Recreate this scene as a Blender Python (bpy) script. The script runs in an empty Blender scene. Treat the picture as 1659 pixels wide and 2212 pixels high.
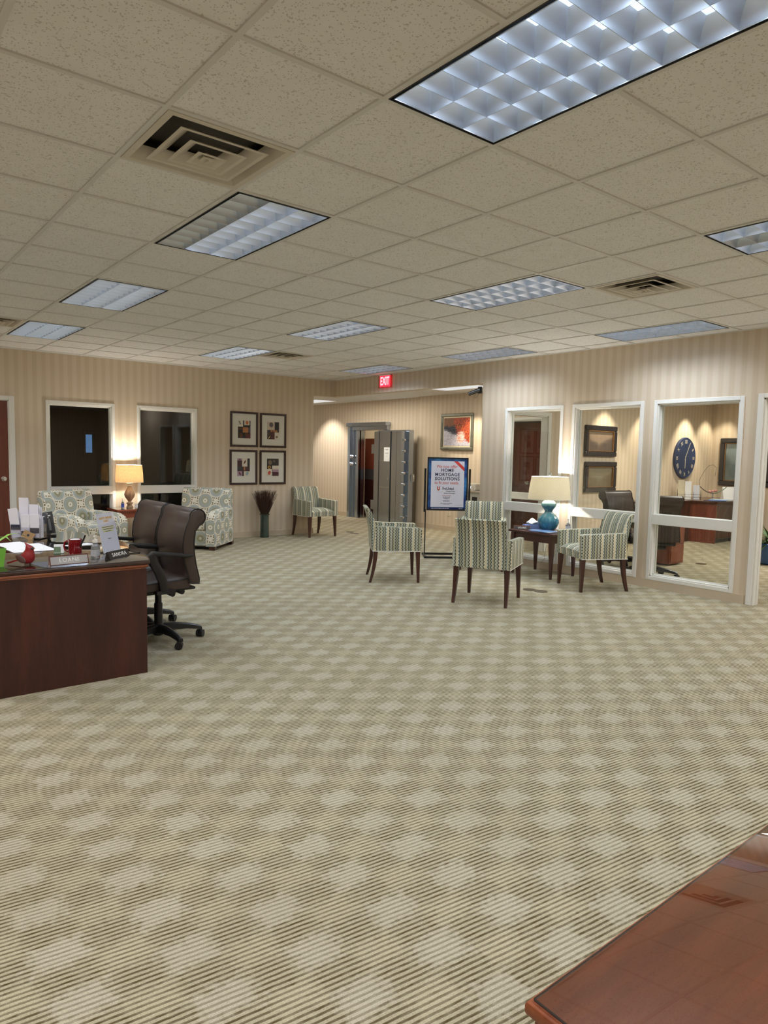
import bpy, bmesh, math, random
from mathutils import Vector, Matrix, Euler
random.seed(7)
PI = math.pi
col = bpy.context.scene.collection
sc = bpy.context.scene
# ------------------------------------------------------------------ measured room
CAMX, CAMY, CAMZ = -1.0864, -2.1645, 1.4926
CEIL = 2.8415
YW, XW = 8.669, 6.345          # faces of the left wall and of the right wall
TH = 0.12
G = 0.6096                     # ceiling grid

# ------------------------------------------------------------------ mesh helpers
class MB:
    def __init__(s): s.bm = bmesh.new(); s.mi = 0
    def _fin(s, vs, M):
        if M is not None:
            for v in vs: v.co = M @ v.co
        return vs
    def setmi(s, faces):
        for f in faces: f.material_index = s.mi
    def box(s, x0, x1, y0, y1, z0, z1, M=None, b=0, seg=2):
        if x1 < x0: x0, x1 = x1, x0
        if y1 < y0: y0, y1 = y1, y0
        if z1 < z0: z0, z1 = z1, z0
        bm = s.bm
        vs = [bm.verts.new((x, y, z)) for x in (x0, x1) for y in (y0, y1) for z in (z0, z1)]
        idx = [(0,1,3,2),(4,6,7,5),(0,4,5,1),(2,3,7,6),(0,2,6,4),(1,5,7,3)]
        fs = [bm.faces.new([vs[i] for i in q]) for q in idx]
        s.setmi(fs)
        if b > 0:
            b = min(b, .49*min(x1-x0, y1-y0, z1-z0))
            es = list({e for f in fs for e in f.edges})
            r = bmesh.ops.bevel(bm, geom=es, offset=b, segments=seg, profile=.5, affect='EDGES')
            nv = {v for f in r['faces'] for v in f.verts} | {v for v in vs if v.is_valid}
            fs2 = {f for v in nv for f in v.link_faces}
            s.setmi(fs2)
            s._fin(nv, M)
        else: s._fin(vs, M)
        return s
    def lathe(s, prof, c=(0,0,0), n=32, M=None, flute=0, fa=0, sx=1, sy=1, cap=True):
        bm = s.bm; rings = []; allv = []
        for r, z in prof:
            ring = []
            for i in range(n):
                a = 2*PI*i/n
                rr = r*(1+fa*math.cos(flute*a)) if flute else r
                ring.append(bm.verts.new((c[0]+rr*sx*math.cos(a), c[1]+rr*sy*math.sin(a), c[2]+z)))
            rings.append(ring); allv += ring
        fs = []
        for k in range(len(rings)-1):
            for i in range(n):
                j = (i+1) % n
                fs.append(bm.faces.new((rings[k][i], rings[k][j], rings[k+1][j], rings[k+1][i])))
        if cap:
            if prof[0][0] > 1e-5: fs.append(bm.faces.new(rings[0][::-1]))
            if prof[-1][0] > 1e-5: fs.append(bm.faces.new(rings[-1]))
        s.setmi(fs); s._fin(allv, M); return s
    def cyl(s, p, q, r, r2=None, n=14):
        p, q = Vector(p), Vector(q); d = q-p
        M = Matrix.Translation(p) @ d.to_track_quat('Z', 'Y').to_matrix().to_4x4()
        return s.lathe([(r, 0), (r if r2 is None else r2, d.length)], n=n, M=M)
    def tube(s, pts, r, n=8, closed=False, cap=True):
        bm = s.bm; pts = [Vector(p) for p in pts]; N = len(pts)
        rs = r if isinstance(r, (list, tuple)) else [r]*N
        rings = []
        up = Vector((0, 0, 1))
        pu = None
        for i, p in enumerate(pts):
            a = pts[i-1] if (i > 0 or closed) else p
            b = pts[(i+1) % N] if (i < N-1 or closed) else p
            t = (b-a).normalized()
            if pu is None:
                pu = t.cross(up)
                if pu.length < 1e-3: pu = t.cross(Vector((1, 0, 0)))
                pu.normalize()
            else:
                pu = (pu - t*pu.dot(t)).normalized()
            w = t.cross(pu)
            rings.append([bm.verts.new(p + (pu*math.cos(2*PI*k/n)+w*math.sin(2*PI*k/n))*rs[i]) for k in range(n)])
        fs = []
        for i in range(N if closed else N-1):
            A, B = rings[i], rings[(i+1) % N]
            for k in range(n):
                l = (k+1) % n
                fs.append(bm.faces.new((A[k], A[l], B[l], B[k])))
        if not closed and cap:
            fs.append(bm.faces.new(rings[0][::-1])); fs.append(bm.faces.new(rings[-1]))
        s.setmi(fs); return s
    def prism(s, pts, a0, a1, axis='z', M=None, b=0, seg=2):
        """extrude 2D outline between a0,a1 along axis. axis z: pts=(x,y); y: pts=(x,z); x: pts=(y,z)"""
        bm = s.bm
        def P(p, a):
            return {'z': (p[0], p[1], a), 'y': (p[0], a, p[1]), 'x': (a, p[0], p[1])}[axis]
        A = [bm.verts.new(P(p, a0)) for p in pts]; B = [bm.verts.new(P(p, a1)) for p in pts]
        n = len(pts)
        fs = [bm.faces.new(A[::-1]), bm.faces.new(B)]
        for i in range(n):
            j = (i+1) % n
            fs.append(bm.faces.new((A[i], A[j], B[j], B[i])))
        bmesh.ops.recalc_face_normals(bm, faces=fs)
        s.setmi(fs)
        vs = set(A+B)
        if b > 0:
            es = list({e for f in fs[:2] for e in f.edges})
            r = bmesh.ops.bevel(bm, geom=es, offset=b, segments=seg, profile=.5, affect='EDGES')
            vs = {v for f in r['faces'] for v in f.verts} | {v for v in vs if v.is_valid}
            s.setmi({f for v in vs for f in v.link_faces})
        s._fin(vs, M); return s
    def loft(s, secs, cap=True):
        """list of closed point loops, same count"""
        bm = s.bm
        R = [[bm.verts.new(p) for p in q] for q in secs]
        n = len(R[0]); fs = []
        for a in range(len(R)-1):
            for i in range(n):
                j = (i+1) % n
                fs.append(bm.faces.new((R[a][i], R[a][j], R[a+1][j], R[a+1][i])))
        if cap:
            fs.append(bm.faces.new(R[0][::-1])); fs.append(bm.faces.new(R[-1]))
        bmesh.ops.recalc_face_normals(bm, faces=fs)
        s.setmi(fs); return s
    def ell(s, c, r, M=None, n=20, m=12):
        prof = [(max(1e-6, math.sin(PI*i/m)), -math.cos(PI*i/m)) for i in range(m+1)]
        T = Matrix.Translation(c) @ (M or Matrix()) @ Matrix.Diagonal((r[0], r[1], r[2], 1))
        return s.lathe(prof, n=n, M=T, cap=False)
    def quad(s, *p):
        f = s.bm.faces.new([s.bm.verts.new(q) for q in p]); f.material_index = s.mi; return s
    def build(s, name, mats, parent=None, smooth=False, uv=False, loc=None, rot=None, fold=1e-5, normals=False):
        me = bpy.data.meshes.new(name)
        if fold: bmesh.ops.remove_doubles(s.bm, verts=s.bm.verts, dist=fold)
        if normals: bmesh.ops.recalc_face_normals(s.bm, faces=s.bm.faces)
        s.bm.normal_update()
        if uv:
            L = s.bm.loops.layers.uv.new('UVMap')
            for f in s.bm.faces:
                n = f.normal; ax = max(range(3), key=lambda i: abs(n[i]))
                for l in f.loops:
                    c = l.vert.co
                    if uv == 'h' and ax == 2: l[L].uv = (c.y, c.x)
                    else: l[L].uv = {0: (c.y, c.z), 1: (c.x+.045, c.z), 2: (c.y, c.x+.37)}[ax]
        s.bm.to_mesh(me); s.bm.free()
        if smooth:
            me.shade_smooth()
            try: me.set_sharp_from_angle(angle=math.radians(smooth if smooth is not True else 38))
            except Exception: pass
        for m in (mats if isinstance(mats, (list, tuple)) else [mats]): me.materials.append(m)
        o = bpy.data.objects.new(name, me); col.objects.link(o)
        if parent: o.parent = parent
        if loc: o.location = loc
        if rot: o.rotation_euler = rot
        return o

def thing(name, label, cat, loc=(0,0,0), rz=0, group=None):
    o = bpy.data.objects.new(name, None); col.objects.link(o)
    o.empty_display_size = .1
    o.location = loc; o.rotation_euler = (0, 0, rz)
    return tag(o, label, cat, group)
def tag(o, label, cat, group=None, kind=None):
    if label: o['label'] = label
    if cat: o['category'] = cat
    if group: o['group'] = group
    if kind: o['kind'] = kind
    return o
def struct(o): o['kind'] = 'structure'; return o
def kids(o): return [c for c in bpy.data.objects if c.parent == o]
def dup(root, label, loc, rz=0, group=None):
    def rec(o, par):
        c = o.copy(); col.objects.link(c)
        if par: c.parent = par
        for k in kids(o): rec(k, c)
        return c
    r = rec(root, None); r.location = loc; r.rotation_euler = (0, 0, rz); r['label'] = label
    if group: r['group'] = group
    return r
def text(body, size, mat, parent, loc, rot=(PI/2,0,0), name='lettering', align='CENTER', extr=.0006, sx=1, bold=0, shear=0, spacing=1):
    cu = bpy.data.curves.new(name, 'FONT'); cu.body = body; cu.size = size; cu.extrude = extr
    cu.align_x = align; cu.align_y = 'CENTER'; cu.offset = bold; cu.resolution_u = 3; cu.shear = shear; cu.space_character = spacing
    o = bpy.data.objects.new(name, cu); col.objects.link(o)
    bpy.context.view_layer.update()
    dg = bpy.context.evaluated_depsgraph_get()
    me = bpy.data.meshes.new_from_object(o.evaluated_get(dg))
    bpy.data.objects.remove(o)
    q = bpy.data.objects.new(name, me); col.objects.link(q)
    me.materials.clear(); me.materials.append(mat)
    q.location = loc; q.rotation_euler = rot; q.scale = (sx, 1, 1)
    if parent: q.parent = parent
    return q

def lines(mat, parent, y, rows, name='fine_print', d=.0006):
    # rows of small print too fine to read: (centre x, z, half width, height) broken into word-sized dashes
    mb = MB(); rn = random.Random(len(rows)*7+1)
    for cx, z, hw_, h in rows:
        x = cx-hw_
        while x < cx+hw_-h:
            w_ = min(rn.uniform(2, 5.5)*h, cx+hw_-x); mb.box(x, x+w_, y, y+d, z-h/2, z+h/2); x += w_+h*.9
    return mb.build(name, mat, parent, fold=0)
# ------------------------------------------------------------------ node helpers
class N:
    """tiny expression wrapper over shader math nodes"""
    def __init__(s, t, sock): s.t, s.s = t, sock
    def _m(s, op, *a, clamp=False):
        n = s.t.nodes.new('ShaderNodeMath'); n.operation = op; n.use_clamp = clamp
        for i, v in enumerate((s,)+a):
            if isinstance(v, N): s.t.links.new(v.s, n.inputs[i])
            else: n.inputs[i].default_value = v
        return N(s.t, n.outputs[0])
    def __add__(s, o): return s._m('ADD', o)
    __radd__ = __add__
    def __mul__(s, o): return s._m('MULTIPLY', o)
    __rmul__ = __mul__
    def __sub__(s, o): return s._m('SUBTRACT', o)
    def __rsub__(s, o): return (s*-1)+o
    def __truediv__(s, o): return s._m('DIVIDE', o)
    def fract(s): return s._m('FRACT')
    def floor(s): return s._m('FLOOR')
    def sin(s): return s._m('SINE')
    def abs(s): return s._m('ABSOLUTE')
    def sqrt(s): return s._m('SQRT')
    def gt(s, v): return s._m('GREATER_THAN', v)
    def lt(s, v): return s._m('LESS_THAN', v)
    def mn(s, v): return s._m('MINIMUM', v)
    def mx(s, v): return s._m('MAXIMUM', v)
    def atan2(s, v): return s._m('ARCTAN2', v)
    def clamp(s): return s._m('ADD', 0.0, clamp=True)
    def smooth(s, a, b):
        n = s.t.nodes.new('ShaderNodeMapRange'); n.interpolation_type = 'SMOOTHSTEP'
        s.t.links.new(s.s, n.inputs[0]); n.inputs[1].default_value = a; n.inputs[2].default_value = b
        return N(s.t, n.outputs[0])
def mixc(t, f, a, b, mode='MIX'):
    n = t.nodes.new('ShaderNodeMix'); n.data_type = 'RGBA'; n.blend_type = mode
    if isinstance(f, N): t.links.new(f.s, n.inputs[0])
    else: n.inputs[0].default_value = f
    for i, v in ((6, a), (7, b)):
        if isinstance(v, (tuple, list)): n.inputs[i].default_value = (*v, 1) if len(v) == 3 else v
        else: t.links.new(v, n.inputs[i])
    return n.outputs[2]
def S(r, g, b):   # sRGB 0-255 to linear
    return tuple((c/255/12.92 if c/255 <= .04045 else ((c/255+.055)/1.055)**2.4) for c in (r, g, b))
def newmat(name):
    m = bpy.data.materials.new(name); m.use_nodes = True
    t = m.node_tree; b = t.nodes['Principled BSDF']
    return m, t, b
def coords(t, kind='Object', rot=0):
    tc = t.nodes.new('ShaderNodeTexCoord'); out = tc.outputs[kind]
    if rot:
        mp = t.nodes.new('ShaderNodeMapping'); mp.inputs['Rotation'].default_value = (0, 0, rot)
        t.links.new(out, mp.inputs[0]); out = mp.outputs[0]
    sp = t.nodes.new('ShaderNodeSeparateXYZ'); t.links.new(out, sp.inputs[0])
    return out, N(t, sp.outputs[0]), N(t, sp.outputs[1]), N(t, sp.outputs[2])
def noise(t, vec, scale, detail=2, rough=.5, stretch=None):
    if stretch:
        mp = t.nodes.new('ShaderNodeMapping'); mp.inputs['Scale'].default_value = stretch
        t.links.new(vec, mp.inputs[0]); vec = mp.outputs[0]
    n = t.nodes.new('ShaderNodeTexNoise'); n.inputs['Scale'].default_value = scale
    n.inputs['Detail'].default_value = detail; n.inputs['Roughness'].default_value = rough
    t.links.new(vec, n.inputs['Vector']); return N(t, n.outputs[0])
def ramp(t, f, stops, const=False):
    n = t.nodes.new('ShaderNodeValToRGB'); t.links.new(f.s, n.inputs[0])
    cr = n.color_ramp; cr.interpolation = 'CONSTANT' if const else 'LINEAR'
    while len(cr.elements) < len(stops): cr.elements.new(0)
    for e, (p, c) in zip(cr.elements, stops): e.position = p; e.color = (*c, 1)
    return n.outputs[0]
def bump(t, b, h, strength=.3, dist=.01):
    n = t.nodes.new('ShaderNodeBump'); n.inputs['Strength'].default_value = strength
    n.inputs['Distance'].default_value = dist
    t.links.new(h.s, n.inputs['Height']); t.links.new(n.outputs[0], b.inputs['Normal'])
def plain(name, c, rough=.5, metal=0, var=.0, vs=20, spec=.5, coat=0, emit=None, es=0, trans=0, alpha=1, bmp=0, bs=300):
    m, t, b = newmat(name)
    if var or bmp:
        v, x, y, z = coords(t)
    if var:
        n = noise(t, v, vs, 3)
        t.links.new(mixc(t, n, tuple(k*(1-var) for k in c), tuple(min(1, k*(1+var)) for k in c)), b.inputs['Base Color'])
    else: b.inputs['Base Color'].default_value = (*c, 1)
    if bmp: bump(t, b, noise(t, v, bs, 2), bmp, .002)
    b.inputs['Roughness'].default_value = rough; b.inputs['Metallic'].default_value = metal
    b.inputs['Specular IOR Level'].default_value = spec; b.inputs['Coat Weight'].default_value = coat
    b.inputs['Coat Roughness'].default_value = .06
    b.inputs['Transmission Weight'].default_value = trans
    if emit: b.inputs['Emission Color'].default_value = (*emit, 1); b.inputs['Emission Strength'].default_value = es
    if alpha < 1: b.inputs['Alpha'].default_value = alpha
    return m

# ------------------------------------------------------------------ materials
def m_wallpaper(name, ca, cb, cc):
    m, t, b = newmat(name); v, x, y, z = coords(t)
    s = x + y
    f = (s/.118).fract()
    c = ramp(t, f, [(0, ca), (.10, cc), (.40, cc), (.50, ca), (.56, cb), (.92, cb), (1, ca)])
    c = mixc(t, ((s/.0295).fract()-.5).abs()*.35, c, ca)
    n = noise(t, v, 90, 2, .7, (1, 1, .35))
    c2 = mixc(t, n, c, (.9, .82, .7), 'MIX')
    mm = mixc(t, (n-.5).abs()*.35, c, tuple(k*.72 for k in cb))
    t.links.new(mm, b.inputs['Base Color']); b.inputs['Roughness'].default_value = .62
    b.inputs['Specular IOR Level'].default_value = .3
    return m
M_wall = m_wallpaper('wallpaper', S(212,196,174), S(206,189,165), S(215,200,180))
def m_tile():
    m, t, b = newmat('ceiling_tile'); v, x, y, z = coords(t)
    n1 = noise(t, v, 75, 2, .5); n2 = noise(t, v, 9, 2)
    vo = t.nodes.new('ShaderNodeTexVoronoi'); vo.inputs['Scale'].default_value = 95
    t.links.new(v, vo.inputs['Vector']); d = N(t, vo.outputs['Distance'])
    vc = t.nodes.new('ShaderNodeSeparateColor'); t.links.new(vo.outputs['Color'], vc.inputs[0]); rnd = N(t, vc.outputs[0])
    hole = d.lt(.24)*rnd.gt(.5)
    hole2 = n1.lt(.36)
    h = hole.mx(hole2*.7)
    c = mixc(t, n2, S(236,236,236), S(228,227,225))
    c = mixc(t, h*.5, c, S(120,110,94))
    t.links.new(c, b.inputs['Base Color']); b.inputs['Roughness'].default_value = .95
    b.inputs['Specular IOR Level'].default_value = .1
    bump(t, b, (h*-1)+n1*.3, .35, .004)
    return m
M_tile = m_tile()
M_tbar = plain('ceiling_bar_paint', S(214,213,210), .5, var=.03)
RIB = math.radians(7.0)
def m_carpet():
    m, t, b = newmat('carpet')
    v, x, y, z = coords(t)
    v2, u, w, _ = coords(t, rot=RIB)
    v3, gx, gy, _ = coords(t, rot=math.radians(-1.8))
    wob = noise(t, v, 14, 2)
    # woven blocks: alternating light grey, light straw and dark ribbed cells
    wx = (noise(t, v, 3.5, 1)-.5)*.03+(noise(t, v, 22, 2)-.5)*.035
    ax = ((gx+.015)+wx)/.30; ay = ((gy+.06)-wx*.6)/.232
    bx = (ax.fract()-.5).abs()*2; by = (ay.fract()-.5).abs()*2      # 1 at lattice points
    jn = noise(t, v, 38, 2)
    kx = (bx+(jn-.5)*.9).smooth(.30, .66); ky = (by+(jn-.5)*.9).smooth(.30, .66)
    light = kx*ky                                                     # grey light cell
    straw = (1-kx)*(1-ky)                                             # straw light cell
    ribf = (((w+(wob-.5)*.004)/.0190).fract()-.5).abs()*2             # 0..1 triangle
    rib = ribf.smooth(.45, .72)
    dash = noise(t, v2, 120, 2, .6, (.22, 1, 1))
    fine = noise(t, v, 270, 2, .8)
    big = noise(t, v, 1.3, 2)
    base = mixc(t, light*.64, S(169,160,134), S(193,186,167))
    base = mixc(t, straw*.62, base, S(190,180,151))
    base = mixc(t, ((big-.42)*1.2).clamp(), base, S(156,147,122))
    tw = noise(t, v, 150, 2, .8)
    base = mixc(t, (tw-.5).abs()*1.5, base, S(232,226,208))
    amt = (rib*(1-light*.42)*(1-straw*.22)*(dash*1.1+.30)).clamp()
    c = mixc(t, amt, base, S(82,70,44))
    c = mixc(t, ((fine-.5).smooth(.02, .2)*.55), c, S(98,88,68))
    t.links.new(c, b.inputs['Base Color']); b.inputs['Roughness'].default_value = 1
    b.inputs['Specular IOR Level'].default_value = .05
    bump(t, b, fine*.5-amt*1.0, .6, .004)
    return m
M_carpet = m_carpet()
def m_wood(name, a, bb, rough=.28, coat=.4, axis='z', scale=1, streak=1):
    m, t, b = newmat(name); v, x, y, z = coords(t)
    st = {'z': (9, 9, .9), 'x': (.9, 9, 9), 'y': (9, .9, 9)}[axis]
    n = noise(t, v, 1.3*scale, 5, .62, st); n2 = noise(t, v, 14*scale, 3, .6, st); n3 = noise(t, v, 2.2, 2)
    f = (n*.75+n2*.25*streak+n3*.15-.08).smooth(.30, .78)
    t.links.new(mixc(t, f, a, bb), b.inputs['Base Color'])
    b.inputs['Roughness'].default_value = rough; b.inputs['Coat Weight'].default_value = coat; b.inputs['Coat Roughness'].default_value = .12
    return m
M_panel = m_wood('mahogany_panel', S(50,21,14), S(80,38,26), .5, .0)
M_trimw = m_wood('mahogany_edge', S(128,66,38), S(168,98,62), .3, .3, 'x')
M_top = m_wood('cherry_top', S(114,58,34), S(164,92,56), .3, .1, 'x')
M_dark = m_wood('dark_leg_wood', S(48,22,16), S(84,40,28), .3, .3)
M_door = m_wood('door_wood', S(92,38,26), S(120,56,38), .3, .4)
M_base = plain('baseboard', S(196,180,156), .55, var=.05, vs=6)
M_white = plain('painted_trim', S(230,229,224), .32, var=.02)
M_cream = plain('cream_paint', S(222,212,186), .7, var=.04)
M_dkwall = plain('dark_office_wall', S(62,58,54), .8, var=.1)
M_black = plain('black_plastic', S(24,24,26), .38, spec=.5)
M_blackm = plain('black_metal', S(16,17,20), .42)
M_leather = plain('brown_leather', S(62,50,45), .36, var=.08, vs=8, bmp=.12, bs=220)
M_pipe = plain('black_piping', S(20,18,18), .4)
M_chrome = plain('chrome', (.82,.82,.84), .14, 1)
def m_steel():
    m, t, b = newmat('brushed_steel'); v, x, y, z = coords(t)
    n = noise(t, v, 5, 3, .6, (1, 1, .15)); n2 = noise(t, v, 160, 2, .6, (1, 1, .04))
    t.links.new(mixc(t, n, (.40,.47,.58), (.55,.62,.73)), b.inputs['Base Color'])
    b.inputs['Metallic'].default_value = 1; t.links.new((n2*.12+.12).s, b.inputs['Roughness'])
    return m
M_steel = m_steel()
M_paper = plain('white_paper', S(238,240,244), .6)
M_ink = plain('print_ink', S(40,42,52), .7)
def m_glass(name, tint=(1,1,1), refl=1.0, base=0.02, dens=0.0):
    m = bpy.data.materials.new(name); m.use_nodes = True; t = m.node_tree
    for n in list(t.nodes): t.nodes.remove(n)
    o = t.nodes.new('ShaderNodeOutputMaterial'); tr = t.nodes.new('ShaderNodeBsdfTransparent'); gl = t.nodes.new('ShaderNodeBsdfGlossy')
    fr = t.nodes.new('ShaderNodeFresnel'); fr.inputs[0].default_value = 1.5; mx = t.nodes.new('ShaderNodeMixShader')
    tr.inputs[0].default_value = (*tint, 1); gl.inputs['Roughness'].default_value = .0
    ge = t.nodes.new('ShaderNodeNewGeometry')
    f = (N(t, fr.outputs[0])*refl+base).clamp()*(1-N(t, ge.outputs['Backfacing']))
    t.links.new(f.s, mx.inputs[0]); t.links.new(tr.outputs[0], mx.inputs[1]); t.links.new(gl.outputs[0], mx.inputs[2])
    t.links.new(mx.outputs[0], o.inputs[0]); return m
M_glass = m_glass('window_glass', (.95,.97,.96), 1.3)
M_tabglass = m_glass('desk_glass', (.88,.86,.84), 2.3, .02)
M_acryl = m_glass('clear_acrylic', (.93,.94,.97), 1.6, .06)
def m_medallion():
    m, t, b = newmat('medallion_fabric'); v, u, w, _ = coords(t, 'UV')
    P = .35
    def lat(ox):
        fx = ((u/P+ox).fract()-.5)*P; fy = ((w/P+ox).fract()-.5)*P
        return (fx*fx+fy*fy).sqrt(), fy.atan2(fx), (u/P+ox).floor()+(w/P+ox).floor()*2
    d1, a1, i1 = lat(0.0); d2, a2, i2 = lat(.5)
    sel = d1.lt(d2)
    d = d1.mn(d2)*(.285/P); a = a2+(a1-a2)*sel
    k = (1-sel)
    cream, olive, blue, sage, brown = S(228,223,208), S(138,134,104), S(166,174,174), S(170,170,152), S(112,96,58)
    ca = ramp(t, d*10, [(0, olive), (.05, cream), (.10, cream), (.115, olive), (.26, olive), (.40, sage), (.47, olive), (.50, sage), (.62, blue), (.82, cream), (.845, blue), (.90, cream)], True)
    cb = ramp(t, d*10, [(0, cream), (.04, olive), (.10, cream), (.30, olive), (.34, sage), (.60, blue), (.78, sage), (.90, cream)], True)
    c = mixc(t, k, ca, cb)
    dots1 = ((a*11).sin().gt(.1))*d.gt(.0145)*d.lt(.021)
    c = mixc(t, dots1, c, S(238,234,216))
    ring = (d-.107).abs().lt(.0062)*((a*20).sin().gt(-.25))
    c = mixc(t, ring, c, brown)
    n = noise(t, v, 600, 2)
    c = mixc(t, (n-.5).abs()*.5, c, S(180,176,160))
    t.links.new(c, b.inputs['Base Color']); b.inputs['Roughness'].default_value = .9; b.inputs['Specular IOR Level'].default_value = .15
    return m
M_medal = m_medallion()
def m_zigzag():
    m, t, b = newmat('zigzag_fabric'); v, u, w, _ = coords(t, 'UV')
    tri = (((w/.034).fract()-.5).abs()*4-1)*.0066
    f = ((u+tri+.5)/.150).fract()
    cream, black, sage, green, grey, straw = S(222,217,196), S(26,27,27), S(174,175,156), S(154,156,134), S(166,178,174), S(212,196,146)
    c = ramp(t, f, [(0, cream), (.09, black), (.155, sage), (.25, grey), (.29, cream), (.33, black), (.39, green), (.49, straw), (.53, grey), (.59, black), (.65, sage), (.70, green), (.77, black), (.82, grey), (.89, cream), (.95, straw)], True)
    n = noise(t, v, 500, 2)
    c = mixc(t, (n-.5).abs()*.6, c, S(190,188,168))
    t.links.new(c, b.inputs['Base Color']); b.inputs['Roughness'].default_value = .9; b.inputs['Specular IOR Level'].default_value = .15
    return m
M_zig = m_zigzag()

# ------------------------------------------------------------------ room shell
def cells(lo, hi, cuts):
    c = sorted({lo, hi, *[k for k in cuts if lo < k < hi]}); return list(zip(c[:-1], c[1:]))
def wall(name, axis, p0, p1, a0, a1, z0, z1, holes=(), mat=None):
    """axis 'x': slab between x=p0..p1 running along y; holes = (a0,a1,z0,z1)"""
    mb = MB()
    for (u0, u1) in cells(a0, a1, [h[0] for h in holes]+[h[1] for h in holes]):
        run = []
        for (w0, w1) in cells(z0, z1, [h[2] for h in holes]+[h[3] for h in holes]):
            um, wm = (u0+u1)/2, (w0+w1)/2
            if any(h[0] < um < h[1] and h[2] < wm < h[3] for h in holes): continue
            if run and abs(run[-1][1]-w0) < 1e-6: run[-1][1] = w1
            else: run.append([w0, w1])
        for w0, w1 in run:
            if axis == 'x': mb.box(p0, p1, u0, u1, w0, w1)
            else: mb.box(u0, u1, p0, p1, w0, w1)
    return struct(mb.build(name, mat or M_wall, fold=0))
ZT = CEIL+.25
XO, XE = -4.2, 13.0            # far left wall, office end wall
YB, YC = -6.2, 4.72            # back wall, office partition
WL = [(1.345, 2.312), (2.648, 3.63)]                     # left wall windows (outer frame)
WR = [(3.416, 4.406), (2.282, 3.281), (1.147, 2.155)]    # right wall windows
fw = .043
def hole(w): return (w[0]+fw, w[1]-fw, .095+fw, 2.172-fw)
struct(MB().box(XO-.3, XE+.3, YB-.3, 16.3, -.12, 0).build('floor', M_carpet))
wall('wall_left', 'y', YW, YW+TH, XO, XW+TH, 0, ZT, [hole(w) for w in WL]+[(-.05, .873, -1, 2.14), (5.895, XW+TH+1, -1, 2.545)])
wall('wall_right', 'x', XW, XW+TH, YB, YW, 0, ZT, [hole(w) for w in WR]+[(.05, .955, -1, 2.14), (4.858, YW+1, -1, 2.545)])
wall('wall_back', 'y', YB-.12, YB, XO, XE+.1, 0, ZT)
wall('wall_west', 'x', XO-.12, XO, YB, YW, 0, ZT)
# corridor and offices beyond
wall('wall_corridor', 'x', 8.53, 8.65, 8.66, 15, 0, ZT, [(9.80, 10.72, -1, 2.03)])
wall('wall_corridor_near', 'x', 8.45, 8.65, YC+TH, 8.66, 0, ZT, [(5.37+fw, 6.36-fw, .095+fw, 2.186-fw)])
wall('wall_corridor_end', 'y', 15, 15.12, 5.6, 8.65, 0, ZT, [(6.0, 8.2, .9, 2.2)])
wall('wall_corridor_side', 'x', 5.775, 5.895, YW+TH, 15, 0, ZT)
wall('wall_partition', 'y', YC, YC+TH, XW+TH, XE, 0, ZT, [(6.75, 7.70, -1, 2.14)])
wall('wall_office_end', 'x', XE, XE+.12, YB, YC+TH, 0, ZT)
# dark offices behind the left windows
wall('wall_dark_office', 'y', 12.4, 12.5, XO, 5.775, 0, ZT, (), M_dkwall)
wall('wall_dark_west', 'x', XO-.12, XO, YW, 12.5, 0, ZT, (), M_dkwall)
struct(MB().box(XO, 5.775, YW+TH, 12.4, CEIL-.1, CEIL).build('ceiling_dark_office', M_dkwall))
# corridor ceiling (lower) and vault room
struct(MB().box(XW+TH, 8.65, YC+TH, YW+TH, 2.69, 2.75).box(5.895, 8.65, YW+TH, 15, 2.69, 2.75).build('ceiling_corridor', M_tile))
vr = MB(); vr.box(8.65, 11, 9.3, 9.4, 0, 2.5); vr.box(8.65, 11, 11.4, 11.5, 0, 2.5); vr.box(11, 11.1, 9.3, 11.5, 0, 2.5); vr.box(8.65, 11.1, 9.3, 11.5, 2.5, 2.6)
struct(vr.build('wall_vault_room', M_cream, fold=0))
# room behind the corridor window
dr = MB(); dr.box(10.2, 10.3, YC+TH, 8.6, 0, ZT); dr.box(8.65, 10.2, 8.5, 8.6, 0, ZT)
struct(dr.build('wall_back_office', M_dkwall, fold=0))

# baseboards
def base(name, segs):
    mb = MB()
    for x0, x1, y0, y1 in segs: mb.box(x0, x1, y0, y1, 0, .095); 
    struct(mb.build(name, M_base, fold=0))
bt = .012
base('baseboard_left', [(XO, -.115, YW-bt, YW), (.945, 5.895, YW-bt, YW), (5.895, 5.895+bt, YW-bt, YW+TH)])
base('baseboard_right', [(XW-bt, XW, 1.03, 4.858), (XW-bt, XW+TH, 4.858, 4.858+bt), (XW-bt, XW, YB, -.02)])
base('baseboard_corridor', [(8.53-bt, 8.53, 11.10, 15), (8.53-bt, 8.53, 8.66, 9.66), (8.45-bt, 8.45, 5.40, 8.66), (8.45-bt, 8.53, 8.66, 8.66+bt)])
base('baseboard_office', [(7.76, XE, YC-bt, YC), (XE-bt, XE, YB, YC), (XW+TH, XW+TH+bt, 1.03, YC)])

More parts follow.
